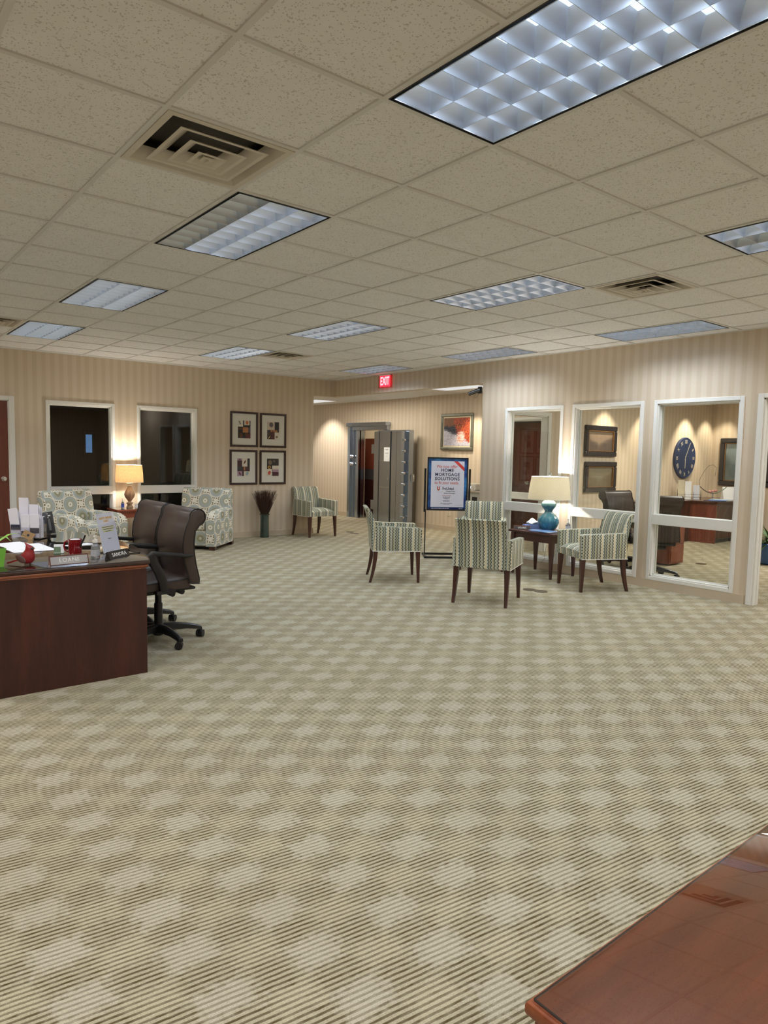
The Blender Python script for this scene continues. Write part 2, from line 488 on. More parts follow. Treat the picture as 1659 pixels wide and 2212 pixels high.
# windows with frames, mid rails and panes
def window(n, axis, face, a0, a1, depth=TH, side=-1, zt=2.172, zb=.095, rail=(.745, .865)):
    """side -1: room is on the low side of the slab"""
    root = bpy.data.objects.new('window_%d' % n, None); col.objects.link(root); struct(root)
    def bx(mb, u0, u1, d0, d1, z0, z1, b=.003):
        d0, d1 = face+side*d0, face+side*d1
        if axis == 'x': mb.box(d0, d1, u0, u1, z0, z1, b=b, seg=1)
        else: mb.box(u0, u1, d0, d1, z0, z1, b=b, seg=1)
    f = MB(); pr = .014
    for d in ((pr, -.0), (-depth, -depth-pr)):   # casings on both faces
        bx(f, a0, a0+fw, d[0], d[1], zb, zt); bx(f, a1-fw, a1, d[0], d[1], zb, zt)
        bx(f, a0+fw, a1-fw, d[0], d[1], zt-fw, zt); bx(f, a0+fw, a1-fw, d[0], d[1], zb, zb+fw)
    t = .014
    bx(f, a0+fw, a0+fw+t, 0, -depth, zb+fw, zt-fw, 0); bx(f, a1-fw-t, a1-fw, 0, -depth, zb+fw, zt-fw, 0)
    bx(f, a0+fw, a1-fw, 0, -depth, zt-fw-t, zt-fw, 0); bx(f, a0+fw, a1-fw, 0, -depth, zb+fw, zb+fw+t, 0)
    # glazing stops
    for d in ((-.045, -.055), (-.070, -.080)):
        i0, i1 = a0+fw+t, a1-fw-t
        bx(f, i0, i0+.012, d[0], d[1], zb+fw, zt-fw, 0); bx(f, i1-.012, i1, d[0], d[1], zb+fw, zt-fw, 0)
        bx(f, i0, i1, d[0], d[1], zt-fw-t-.012, zt-fw-t, 0); bx(f, i0, i1, d[0], d[1], zb+fw+t, zb+fw+t+.012, 0)
    f.build('window_frame', M_white, root, fold=0)
    r = MB(); bx(r, a0+fw, a1-fw, pr, -.11, rail[0], rail[1], .004); r.build('mid_rail', M_white, root)
    for z0, z1 in ((rail[1], zt-fw-t), (zb+fw+t, rail[0])):
        g = MB(); bx(g, a0+fw+t, a1-fw-t, -.058, -.064, z0, z1, 0); g.build('pane', M_glass, root)
    return root
for i, w in enumerate(WL): window(i+1, 'y', YW, w[0], w[1], rail=(.80, .925))
for i, w in enumerate(WR): window(i+3, 'x', XW, w[0], w[1])
window(6, 'x', 8.45, 5.37, 6.36, side=-1, zt=2.186, depth=.12)

# door in the left wall and the two cased openings
d1 = bpy.data.objects.new('door_1', None); col.objects.link(d1); struct(d1)
mb = MB(); mb.box(-.05, .865, YW+.02, YW+.065, .005, 2.13, b=.003); mb.build('door_leaf', M_door, d1)
mb = MB()
mb.lathe([(.033, 0), (.033, .006), (.012, .01), (.012, .03), (.027, .04), (.030, .052), (.022, .062), (.001, .064)], n=24, M=Matrix.Translation((.795, YW+.02, 1.045)) @ Matrix.Rotation(PI/2, 4, 'X'))
mb.build('door_knob', M_chrome, d1, smooth=True)
mb = MB()
mb.box(.873, .945, YW-.016, YW-.001, 0, 2.195, b=.004); mb.box(-.122, -.05, YW-.016, YW-.001, 0, 2.195, b=.004); mb.box(-.05, .873, YW-.016, YW-.001, 2.14, 2.195, b=.004)
mb.box(.861, .873, YW, YW+TH, 0, 2.14); mb.box(-.05, -.038, YW, YW+TH, 0, 2.14); mb.box(-.05, .873, YW, YW+TH, 2.128, 2.14)
mb.build('door_casing', M_white, d1, fold=0)
mb = MB()
for s0, s1 in ((XW-.016, XW-.001), (XW+TH+.001, XW+TH+.016)):
    mb.box(s0, s1, .955, 1.012, 0, 2.185, b=.004); mb.box(s0, s1, -.007, .05, 0, 2.185, b=.004); mb.box(s0, s1, .05, .955, 2.14, 2.185, b=.004)
mb.box(XW, XW+TH, .941, .955, 0, 2.14); mb.box(XW, XW+TH, .05, .064, 0, 2.14); mb.box(XW, XW+TH, .05, .955, 2.126, 2.14)
mb.box(XW+.05, XW+.065, .93, .941, 0, 2.126)
struct(mb.build('door_2', M_white, fold=0))
mb = MB()
for s0, s1 in ((YC-.016, YC-.001), (YC+TH+.001, YC+TH+.016)):
    mb.box(7.69, 7.765, s0, s1, 0, 2.195, b=.004); mb.box(6.69, 6.755, s0, s1, 0, 2.195, b=.004); mb.box(6.755, 7.69, s0, s1, 2.135, 2.195, b=.004)
mb.box(7.676, 7.70, YC, YC+TH, 0, 2.14); mb.box(6.75, 6.77, YC, YC+TH, 0, 2.14); mb.box(6.75, 7.70, YC, YC+TH, 2.12, 2.14)
struct(mb.build('door_3', M_white, fold=0))
# mahogany door leaf with knob behind the corridor pane
d4 = bpy.data.objects.new('door_4', None); col.objects.link(d4); struct(d4)
MB().box(8.75, 8.80, 4.95, 7.2, .01, 2.1).build('door_leaf', M_door, d4)
MB().lathe([(.033, 0), (.033, .006), (.012, .01), (.012, .03), (.027, .04), (.030, .052), (.022, .062), (.001, .064)], n=24, M=Matrix.Translation((8.75, 5.95, 1.03)) @ Matrix.Rotation(-PI/2, 4, 'Y')).build('door_knob', M_chrome, d4, smooth=True)

# ------------------------------------------------------------------ ceiling: tiles, bars, light fixtures, air vents
FIX = {}
for i in (1, 5, 9):
    for j in (-6, -2, 2, 6, 10):
        FIX[(i, j)] = FIX[(i, j+1)] = ('L', i, j)
for i in (-3, -7):
    for j in (-6, -2, 2, 6, 10): FIX[(i, j)] = FIX[(i, j+1)] = ('L', i, j)
for k in ((0, 1), (6, 1), (6, 10), (0, 10)): FIX[k] = ('V',)+k
VIS = [(1,-2),(1,2),(1,6),(1,10),(5,-2),(5,2),(5,6),(5,10),(9,2),(9,6),(9,10)]
i0, i1 = math.floor(XO/G), math.ceil(XW/G); j0, j1 = math.floor(YB/G), math.ceil(YW/G)
tiles = MB(); bars = MB()
for i in range(i0, i1):
    for j in range(j0, j1):
        if (i, j) in FIX: continue
        tiles.quad(*[(min(max(x, XO), XW), min(max(y, YB), YW), CEIL+.006) for x, y in ((i*G, j*G), (i*G, j*G+G), (i*G+G, j*G+G), (i*G+G, j*G))])
struct(tiles.build('ceiling', M_tile))
bw = .012
for i in range(i0, i1+1):
    for j in range(j0, j1):
        a, b = FIX.get((i-1, j)), FIX.get((i, j))
        x = i*G
        if XO < x < XW: bars.box(x-bw, x+bw, max(j*G, YB)-(0 if j == j0 else bw), min((j+1)*G, YW)-bw, CEIL-.001, CEIL+.012)
for j in range(j0, j1+1):
    for i in range(i0, i1):
        a, b = FIX.get((i, j-1)), FIX.get((i, j))
        if a and a == b: continue
        y = j*G
        if YB < y < YW: bars.box(max(i*G, XO)+bw, min((i+1)*G, XW)-bw, y-bw, y+bw, CEIL-.001, CEIL+.012)
bars.box(XO, XW, YW-.02, YW, CEIL-.002, CEIL+.012); bars.box(XW-.02, XW, YB, YW-.02, CEIL-.002, CEIL+.012)
struct(bars.build('trim_1', M_tbar, fold=0))
struct(MB().box(XW+TH, XE, YB, YC, 2.72, 2.78).build('ceiling_office', M_tile))
struct(MB().box(XO-.1, XE+.1, YB-.1, 15.1, ZT, ZT+.05).build('roof', M_dkwall))

def m_louver(lit):
    m, t, b = newmat('louver_metal' if lit else 'louver_metal_unlit'); v, x, y, z = coords(t)
    b.inputs['Base Color'].default_value = (.62, .69, .80, 1) if lit else (.5, .49, .45, 1)
    b.inputs['Metallic'].default_value = 1; b.inputs['Roughness'].default_value = .34
    return m
M_louv = m_louver(True)
M_fixblk = plain('fixture_gap_black', (.012,.012,.014), .6)
M_fixtop = plain('fixture_back', (.55,.57,.6), .5)
def fixture(name):
    root = thing(name, '', 'light')
    W_, L_ = G-2*bw, 2*G-2*bw      # clear opening
    x0, y0 = bw, bw
    f = MB()
    g = .019
    f.box(x0, x0+.004, y0, y0+L_, CEIL-.003, CEIL+.10); f.box(x0+W_-.004, x0+W_, y0, y0+L_, CEIL-.003, CEIL+.10)
    f.box(x0, x0+W_, y0, y0+.004, CEIL-.003, CEIL+.10); f.box(x0, x0+W_, y0+L_-.004, y0+L_, CEIL-.003, CEIL+.10)
    f.box(x0, x0+W_, y0, y0+L_, CEIL+.10, CEIL+.104)
    f.build('housing', M_fixblk, root, fold=0)
    MB().box(x0+.005, x0+W_-.005, y0+.005, y0+L_-.005, CEIL+.097, CEIL+.0995).build('reflector', M_fixtop, root)
    lx0, lx1, ly0, ly1 = x0+g, x0+W_-g, y0+g, y0+L_-g
    lv = MB(); nx, ny = 3, 9
    H = .066; tb, tt = .0012, .044
    cw, cl = (lx1-lx0)/nx, (ly1-ly0)/ny
    def blade(axis, p, a, b, half=0):
        # parabolic profile: thin at the bottom, flaring wide at the top
        pts = []
        K = 5
        L = []; R = []
        for k in range(K+1):
            h = k/K; w = tb+(tt-tb)*h**1.7
            L.append((p-(w if half >= 0 else 0), CEIL-.001+H*h)); R.append((p+(w if half <= 0 else 0), CEIL-.001+H*h))
        if half > 0: R = [(p+.0, z) for _, z in R]
        if half < 0: L = [(p-.0, z) for _, z in L]
        pts = L + R[::-1]
        lv.prism(pts, a, b, 'y' if axis == 'x' else 'x')
    for k in range(nx+1):
        blade('x', lx0+k*cw, ly0, ly1, 1 if k == nx else (-1 if k == 0 else 0))
    for k in range(ny+1):
        blade('y', ly0+k*cl, lx0, lx1, 1 if k == ny else (-1 if k == 0 else 0))
    lv.box(lx0-.004, lx0, ly0-.004, ly1+.004, CEIL-.003, CEIL+.07); lv.box(lx1, lx1+.004, ly0-.004, ly1+.004, CEIL-.003, CEIL+.07)
    lv.box(lx0, lx1, ly0-.004, ly0, CEIL-.003, CEIL+.07); lv.box(lx0, lx1, ly1, ly1+.004, CEIL-.003, CEIL+.07)
    lv.build('louver', M_louv, root, fold=0, smooth=30)
    return root
proto = fixture('ceiling_light')
FL = {(1,-2): 'large near grid-louver ceiling light cut off by the top right edge of the photo',
 (1,2): 'louvered ceiling light with one dark row, directly beyond the large square air vent',
 (1,6): 'second louvered ceiling light from the left wall in the leftmost row, all rows lit',
 (1,10): 'small louvered ceiling light at the far left, beside the vent cut by the photo edge',
 (5,-2): 'louvered ceiling light cut off by the right edge of the photo',
 (5,2): 'louvered ceiling light beside the smaller square vent on the right',
 (5,6): 'louvered ceiling light in the middle of the ceiling, before the far wide vent',
 (5,10): 'louvered ceiling light touching the far air vent near the left wall',
 (9,2): 'long louvered ceiling light along the right wall above the clear office windows',
 (9,6): 'louvered ceiling light along the right wall, before the opening header',
 (9,10): 'farthest louvered ceiling light, just in front of the red exit sign'}
WARM = (1, .975, .94)
def area(loc, sx, sy, p, c=WARM, rot=(0,0,0), spread=PI, name='lamp'):
    l = bpy.data.lights.new(name, 'AREA'); l.shape = 'RECTANGLE'; l.size = sx; l.size_y = sy; l.energy = p; l.color = c; l.spread = spread
    o = bpy.data.objects.new(name, l); col.objects.link(o); o.location = loc; o.rotation_euler = rot; return o
def spot(loc, tgt, p, ang=60, c=(1,.86,.66), blend=.6, r=.04, name='downlight'):
    l = bpy.data.lights.new(name, 'SPOT'); l.energy = p; l.color = c; l.spot_size = math.radians(ang); l.spot_blend = blend; l.shadow_soft_size = r
    o = bpy.data.objects.new(name, l); col.objects.link(o); o.location = loc
    o.rotation_euler = (Vector(tgt)-Vector(loc)).to_track_quat('-Z', 'Y').to_euler(); return o
FP = 26.0    # watts per lamp row
COOL = (.81, .905, 1.0)
first = True
for (i, j) in VIS:
    o = proto if first else dup(proto, '', (0,0,0)); first = False
    o.location = (i*G, j*G, 0); o['label'] = FL[(i, j)]; o['group'] = 'louvered ceiling lights'
    for r in range(3):
        if (i, j) == (1, 2) and r == 0: continue
        if (i, j) == (5, -2) and r == 1: continue
        area((i*G+.10+r*.2048, j*G+G, CEIL+.095), .12, 1.14, FP, COOL)
for (i, j) in [(1,-6),(5,-6),(9,-2),(9,-6)]+[(a, b) for a in (-3, -7) for b in (-6,-2,2,6,10)]:
    if i*G+G > XW or i*G < XO: continue
    area((i*G+G/2, j*G+G, CEIL+.02), .56, 1.16, FP*1.0, WARM, name='lamp_behind')

M_vent = plain('vent_enamel', S(206,198,184), .4, var=.04)
M_ventd = plain('vent_duct_dark', S(78,73,66), .6, var=.2)  # darker mottled grey for the duct box
def vent(name):
    root = thing(name, '', 'vent'); a, b_ = bw+.001, G-bw-.001; c = G/2
    def ring(mb, r0, z0, r1, z1):   # sloped square ring
        P = lambda r, z: [(c-r, c-r, z), (c+r, c-r, z), (c+r, c+r, z), (c-r, c+r, z)]
        A, B = P(r0, z0), P(r1, z1)
        for k in range(4):
            l = (k+1) % 4
            mb.quad(A[k], A[l], B[l], B[k])
    h = (b_-a)/2
    f = MB()
    ring(f, h, CEIL-.004, h-.03, CEIL-.004); ring(f, h-.03, CEIL-.004, h-.075, CEIL+.05); ring(f, h, CEIL-.004, h, CEIL+.01)
    f.build('vent_frame', M_vent, root, fold=0)
    p = MB(); p.box(a+.02, b_-.02, a+.02, b_-.02, CEIL+.09, CEIL+.094); ring(p, h-.02, CEIL+.0, h-.02, CEIL+.09)
    p.build('duct', M_ventd, root, fold=0)
    for r, zz in ((.205, -.012), (.135, -.022), (.070, -.032)):
        q = MB()
        for d in (0, .002): ring(q, r, CEIL+zz+d, r-.018, CEIL+zz+.001+d); ring(q, r-.018, CEIL+zz+.001+d, r-.068, CEIL+zz+.036+d)
        ring(q, r, CEIL+zz, r, CEIL+zz+.002); q.build('vane', M_vent, root, fold=0)
    q = MB(); q.box(c-.028, c+.028, c-.028, c+.028, CEIL-.030, CEIL-.024, b=.003); q.box(c-.004, c+.004, c-.014, c+.014, CEIL-.038, CEIL-.030); q.build('center_plate', M_vent, root)
    return root
vp = vent('air_vent')
VL = {(0,1): 'large square stepped ceiling vent nearest the camera at upper left', (6,1): 'square stepped ceiling vent on the right, beside a louvered light',
      (6,10): 'far small square ceiling vent touching a louvered light near the left wall', (0,10): 'ceiling vent cut off by the left edge of the photo'}
for k, (ij, lb) in enumerate(VL.items()):
    o = vp if k == 0 else dup(vp, '', (0,0,0)); o.location = (ij[0]*G, ij[1]*G, 0); o['label'] = lb; o['group'] = 'square ceiling air vents'

# corridor ceiling lamps (real fixtures seen at a grazing angle) and lights
def flat_fixture(label, x, y, sx, sy):
    root = thing('ceiling_light', label, 'light', (x, y, 2.687), group='corridor ceiling lights')
    f = MB()
    for a, b, c, d in ((-sx, sx, -sy, -sy+.02), (-sx, sx, sy-.02, sy), (-sx, -sx+.02, -sy+.02, sy-.02), (sx-.02, sx, -sy+.02, sy-.02)): f.box(a, b, c, d, -.006, .003)
    f.build('frame', M_white, root, fold=0)
    MB().box(-sx+.02, sx-.02, -sy+.02, sy-.02, -.002, .003).build('diffuser', plain('diffuser', (.8,.84,.9), .5, emit=(.85,.92,1), es=.45), root)
flat_fixture('flat lit ceiling panel seen under the opening header at its right end', 7.55, 6.6, .3, .6)
flat_fixture('flat lit ceiling panel seen under the opening header at its left end', 7.75, 11.6, .3, .6)
# ------------------------------------------------------------------ zigzag guest chairs (front = +X)
def guest_chair():
    t = thing('guest_armchair', '', 'chair', group='zigzag striped guest chairs')
    # seat + lower body
    s = MB(); s.box(-.24, .295, -.235, .235, .372, .43, b=.008)
    s.build('seat_base', M_zig, t, uv=True, smooth=True)
    c = MB(); n = 14; secs = []
    for i in range(n+1):
        x = -.22+i/n*.52; u = i/n
        topz = .492+.018*math.sin(PI*min(1, u*1.02)) - (.035*((u-.86)/.14)**2 if u > .86 else 0)
        ring = []
        for k in range(9):
            y = -.232+k*.058; e = 1-abs(y/.236)**6*.5
            ring.append((x, y, .428+(topz-.428)*e))
        ring += [(x, .232, .425), (x, -.232, .425)]
        secs.append(ring)
    c.loft(secs); c.build('seat', M_zig, t, uv='h', smooth=50)
    # back: leaning slab, rolled slightly at the top
    b = MB(); prof = []
    front = [(-.205, .40), (-.205, .50), (-.222, .62), (-.25, .74), (-.285, .83), (-.315, .868)]
    rear = [(-.345, .872), (-.358, .862), (-.33, .80), (-.308, .70), (-.288, .58), (-.278, .45), (-.275, .372)]
    pts = [(-.215, .372)]+front+rear
    b.prism(pts, -.262, .262, 'y', b=.012, seg=2)
    b.build('backrest', M_zig, t, uv=True, smooth=40)
    # arms: solid upholstered panels down to the seat base
    for sd in (-1, 1):
        a = MB(); pts = [(-.27, .372), (.298, .372), (.303, .636), (.285, .648), (.0, .655), (-.235, .664)]
        y0, y1 = (.235, .305) if sd > 0 else (-.305, -.235)
        a.prism(pts, y0, y1, 'y', b=.010, seg=2)
        a.build('arm', M_zig, t, uv=True, smooth=40)
        w = MB(); w.tube([(-.27, sd*.303, .373), (.298, sd*.303, .373)], .004, 6); w.build('welt', M_white, t)
    # four tapered legs, rear ones raked
    for sx in (1, -1):
        for sy in (1, -1):
            l = MB(); secs = []
            for u in (0, .25, .5, .75, 1):
                h = .375*(1-u); w = .026-.012*u
                if sx > 0: cx = .262+.012*u; 
                else: cx = -.232-.055*u*u-.005*u
                cy = sy*(.262+.010*u)
                secs.append([(cx-w, cy-w, h), (cx+w, cy-w, h), (cx+w, cy+w, h), (cx-w, cy+w, h)])
            l.loft(secs); l.build('leg', M_dark, t)
    return t
g = guest_chair()
R = math.radians
g['label'] = 'zigzag striped armchair seen from behind, nearest the camera of the four by the lamp'
g.location = (4.205, 2.69, 0); g.rotation_euler = (0, 0, R(27.6))
dup(g, 'zigzag striped armchair seen from its side, facing right, left of the poster stand', (4.16, 4.185, 0), R(-33.4))
dup(g, 'zigzag striped armchair under the office windows, right of the blue lamp, facing left', (5.765, 2.50, 0), R(153.4))
dup(g, 'zigzag striped armchair mostly hidden behind the one seen from behind, facing the camera', (5.71, 4.18, 0), R(221))
dup(g, 'zigzag striped armchair standing alone against the left wall beside the twig vase', (5.70, 8.30, 0), R(-90))

# ------------------------------------------------------------------ medallion club chairs (front = +X)
def club_chair():
    t = thing('club_chair', '', 'armchair', group='medallion patterned club chairs')
    W2, D2 = .43, .42
    MB().box(-.36, .38, -W2+.17, W2-.17, .06, .30, b=.02).build('seat_base', M_medal, t, uv=True, smooth=True)
    MB().box(-.22, .42, -W2+.172, W2-.172, .30, .47, b=.045, seg=4).build('seat_cushion', M_medal, t, uv=True, smooth=True)
    b = MB(); pts = [(-.42, .06), (-.20, .06), (-.20, .45), (-.235, .62), (-.265, .80), (-.29, .88), (-.34, .905), (-.40, .895), (-.43, .85), (-.425, .5)]
    b.prism(pts, -W2+.03, W2-.03, 'y', b=.03, seg=3); b.build('backrest', M_medal, t, uv=True, smooth=50)
    for sd in (-1, 1):
        a = MB(); yi, yo = W2-.17, W2
        # arm cross-section in y,z with rounded top, lofted forward with a drooping front
        secs = []
        for x, zt, e in ((-.33, .605, 0), (-.1, .605, 0), (.15, .60, 0), (.30, .59, 0), (.37, .565, .004), (.41, .52, .012), (.425, .46, .02)):
            ring = []
            for k in range(9):
                a_ = PI*k/8; ym = (yi+yo)/2; rr = (yo-yi)/2-e
                ring.append((x, sd*(ym-rr*math.cos(a_)), zt-rr*.62+rr*.62*math.sin(a_)))
            ring += [(x, sd*(yo-e), .06), (x, sd*(yi+e), .06)]
            secs.append(ring)
        a.loft(secs); a.build('arm', M_medal, t, uv=True, smooth=50)
    for sx in (-1, 1):
        for sy in (-1, 1):
            MB().box(sx*.37-.045, sx*.37+.045, sy*.37-.045, sy*.37+.045, 0, .065, b=.006).build('foot', M_dark, t)
    MB().box(-.34, .34, -.34, .34, .035, .07).build('bottom_cloth', M_black, t)
    return t
c = club_chair(); c['label'] = 'medallion patterned club chair right of the side table, its side turned to the twig vase'
c.location = (3.365, 7.985, 0); c.rotation_euler = (0, 0, R(224))
dup(c, 'medallion patterned club chair left of the side table, behind the reception desk', (1.63, 7.93, 0), R(-66))

# ------------------------------------------------------------------ side table and burlap lamp by the left wall
M_cherry = m_wood('cherry_side_table', S(128,54,34), S(160,80,52), .2, .6, 'x')
t = thing('side_table', 'reddish wooden side table between the two medallion club chairs', 'table', (2.42, 8.33, 0))
MB().box(-.27, .27, -.25, .25, .575, .60, b=.004).build('table_top', M_cherry, t)
MB().box(-.27, .27, -.25, .25, .600, .606, b=.002).build('glass_top', M_tabglass, t)
MB().box(-.24, .24, -.22, .22, .48, .575).build('apron', M_cherry, t)
for sx in (-1, 1):
    for sy in (-1, 1): MB().box(sx*.22-.02, sx*.22+.02, sy*.2-.02, sy*.2+.02, 0, .48).build('leg', M_cherry, t)
TT = .607
def m_burlap(name, a, b_, es, rough=.9):
    m = bpy.data.materials.new(name); m.use_nodes = True; t = m.node_tree
    b = t.nodes['Principled BSDF']; o = t.nodes['Material Output']
    v, x, y, z = coords(t)
    n1 = noise(t, v, 60, 3, .7, (1, 1, 6)); n2 = noise(t, v, 60, 3, .7, (5, 5, .6))
    c = mixc(t, (n1*.5+n2*.5).smooth(.35, .65), a, b_)
    t.links.new(c, b.inputs['Base Color']); b.inputs['Roughness'].default_value = .9
    tl = t.nodes.new('ShaderNodeBsdfTranslucent'); t.links.new(c, tl.inputs[0])
    mx = t.nodes.new('ShaderNodeMixShader'); mx.inputs[0].default_value = es
    t.links.new(b.outputs[0], mx.inputs[1]); t.links.new(tl.outputs[0], mx.inputs[2]); t.links.new(mx.outputs[0], o.inputs[0])
    return m
M_burlap = m_burlap('burlap_shade', S(204,180,144), S(240,224,194), .6)
M_linen = m_burlap('linen_shade', S(232,226,208), S(242,238,224), .6)
M_bulb = plain('bulb_glow', (1,1,1), .5, emit=(1,.85,.62), es=18)
def shade(parent, zb, zt, rb, rt, mat, sx=1, sy=1):
    s = MB(); s.lathe([(rb, zb), (rb*.5+rt*.5+.004, (zb+zt)/2), (rt, zt)], n=48, sx=sx, sy=sy, cap=False)
    s.lathe([(rb-.003, zb), (rb*.5+rt*.5+.001, (zb+zt)/2), (rt-.003, zt)], n=48, sx=sx, sy=sy, cap=False)
    s.build('lamp_shade', mat, parent, smooth=True)
    r = MB()
    for k in range(3): r.tube([(0, 0, zt-.02), ((rt-.002)*sx*math.cos(2*PI*k/3), (rt-.002)*sy*math.sin(2*PI*k/3), zt)], .0015, 6)
    r.build('shade_spider', M_white, parent)
    for rr, zz in ((rb, zb), (rt, zt)): MB().tube([((rr-.001)*sx*math.cos(2*PI*k/48), (rr-.001)*sy*math.sin(2*PI*k/48), zz) for k in range(48)], .003, 6, closed=True).build('shade_ring', M_white, parent)
l1 = thing('table_lamp', 'lit table lamp with brown burlap shade and turned wooden baluster base', 'lamp', (2.43, 8.38, TT))
M_lampwood = m_wood('weathered_lamp_wood', S(120,84,56), S(196,164,128), .5, .1)
p = [(.048,0),(.048,.018),(.036,.03),(.034,.055),(.050,.065),(.050,.075),(.024,.088),(.022,.10),(.040,.125),(.066,.16),(.078,.195),(.074,.225),(.052,.265),(.032,.30),(.026,.325),(.034,.33),(.034,.338),(.026,.345),(.046,.362),(.050,.372),(.02,.376),(.008,.378)]
q = MB(); q.mi = 0; q.lathe(p[:-6], n=32); q.mi = 1; q.lathe([(r, z+.0002) for r, z in p[-7:]], n=32)
q.build('lamp_base', [M_lampwood, plain('lamp_collar_white', S(214,206,190), .6)], l1, smooth=True)
q = MB(); q.cyl((0,0,.37), (0,0,.62), .004); q.build('lamp_stem', M_chrome, l1)
shade(l1, .385, .645, .205, .185, M_burlap, 1.0, .8)
q = MB(); q.ell((0,0,.50), (.03,.03,.045)); q.build('bulb', M_bulb, l1, smooth=True)
def point(loc, p, c, r=.035):
    l = bpy.data.lights.new('bulb_light', 'POINT'); l.energy = p; l.color = c; l.shadow_soft_size = r
    o = bpy.data.objects.new('bulb_light', l); col.objects.link(o); o.location = loc; return o
point((2.43, 8.38, TT+.56), 30, (1, .90, .76))
def pump_bottle(name, label, loc, rz, h, r, liquid, lab, cat='bottle'):
    t = thing(name, label, cat, loc, rz)
    b = MB(); hb = h*.62
    b.lathe([(r*.92,0),(r,.004),(r,hb*.86),(r*.75,hb*.95),(r*.38,hb),(r*.38,hb*1.05)], n=24, sx=1, sy=.62); b.build('bottle_body', liquid, t, smooth=True)
    b = MB(); b.lathe([(r*.42,hb*1.05),(r*.42,hb*1.22),(r*.16,hb*1.24),(r*.16,hb*1.45),(r*.3,hb*1.46),(r*.3,hb*1.56)], n=16); b.box(-r*.16, r*.95, -r*.16, r*.16, hb*1.49, hb*1.56, b=.001); b.build('pump', M_white, t, smooth=True)
    b = MB(); b.lathe([(r*1.01,hb*.15),(r*1.01,hb*.72)], n=24, sx=1, sy=.63, cap=False); b.build('bottle_label', lab, t, smooth=True)
    return t
M_blueplast = plain('blue_plastic', S(70,110,190), .25)
M_gel = plain('clear_gel', (.82,.87,.93), .08, trans=.85, spec=.6)
M_lblw = plain('bottle_label_print', S(205,212,226), .5, var=.25, vs=60)
M_lblb = plain('bottle_label_blue', S(52,82,170), .5, var=.3, vs=60)
pump_bottle('sanitizer_bottle', 'small blue hand sanitizer pump bottle on the side table beside the burlap lamp', (2.30, 8.30, TT), R(-140), .155, .030, M_gel, M_lblb)
t = thing('candle_jar', 'small white candle jar on the side table in front of the burlap lamp', 'candle', (2.49, 8.20, TT))
MB().lathe([(.038,0),(.043,.006),(.044,.07),(.040,.078),(.036,.078),(.036,.066),(.001,.066)], n=28).build('jar', plain('frosted_jar', S(222,216,204), .3, var=.04), t, smooth=True)
MB().lathe([(.0445,.02),(.0445,.05)], n=28, cap=False).build('jar_label', M_paper, t, smooth=True)

# four framed leaf prints
def framed(name, label, cat, w, h, fwid, matw, patches, loc, rz, group=None, M_f=None, dep=.022, ridge=None):
    """front faces -Y locally; origin at the centre of the back"""
    t = thing(name, label, cat, loc, rz, group)
    f = MB(); w2, h2 = w/2, h/2
    for (x0, x1, z0, z1) in ((-w2, w2, h2-fwid, h2), (-w2, w2, -h2, -h2+fwid), (-w2, -w2+fwid, -h2+fwid, h2-fwid), (w2-fwid, w2, -h2+fwid, h2-fwid)):
        f.box(x0, x1, -dep, -.001, z0, z1, b=.004)
    f.build('frame', M_f, t, fold=0)
    a, b_ = w2-fwid, h2-fwid
    if ridge:
        r = MB(); e = .012
        for (x0, x1, z0, z1) in ((-a, a, b_-e, b_), (-a, a, -b_, -b_+e), (-a, -a+e, -b_, b_), (a-e, a, -b_, b_)): r.box(x0, x1, -dep+.003, -.004, z0, z1, b=.002)
        r.build('inner_molding', ridge, t, fold=0); a -= e; b_ -= e
    if matw:
        MB().box(-a, a, -.007, -.003, -b_, b_).build('mat_board', plain('mat_board', S(216,214,204), .7, var=.02), t)
    mb = MB(); cols = {}; mats = []
    aw, ah = a-matw, b_-matw*1.0
    if isinstance(matw, (int, float)) and matw and name == 'framed_leaf_print': aw, ah = .118, .152
    k = 0
    for pt in patches:
        kind, c = pt[0], pt[-1]
        key = c
        if key not in cols: cols[key] = len(mats); mats.append(plain('print_ink_%d_%d_%d' % c, S(*c), .55, var=.18, vs=25))
        mb.mi = cols[key]; y = -.0085-.0003*k; k += 1
        if kind == 'r':
            _, u0, v0, u1, v1, _c = pt
            mb.box(-aw+2*aw*u0, -aw+2*aw*u1, y, -.0072, -ah+2*ah*(1-v1), -ah+2*ah*(1-v0))
        else:   # leaf / blob: centre, radii, angle
            _, u, v, ru, rv, an, _c = pt
            pts = []
            for q in range(20):
                a_ = 2*PI*q/20; rr = 1 if kind == 'e' else (1-.18*abs(math.cos(a_*2.5)))
                px, pz = ru*math.cos(a_)*rr, rv*math.sin(a_)*rr*(1 if kind == 'e' else 1)
                if kind == 'l': pz = rv*math.sin(a_); px = ru*math.cos(a_)*(1-abs(math.sin(a_))**3*.6)
                X = px*math.cos(an)-pz*math.sin(an); Z = px*math.sin(an)+pz*math.cos(an)
                pts.append((-aw+2*aw*u+X*2*aw, -ah+2*ah*(1-v)+Z*2*aw))
            mb.prism(pts, y, -.0072, 'y')
    mb.build('print', mats, t, fold=0)
    return t
M_mahf = plain('dark_frame_wood', S(46,24,20), .3, coat=.3)
CR, DK, BR, TN, RD, GY, OR, PL, WB = (214,206,190), (38,38,38), (96,62,40), (176,120,76), (96,44,44), (92,92,86), (190,112,66), (168,140,158), (190,198,206)
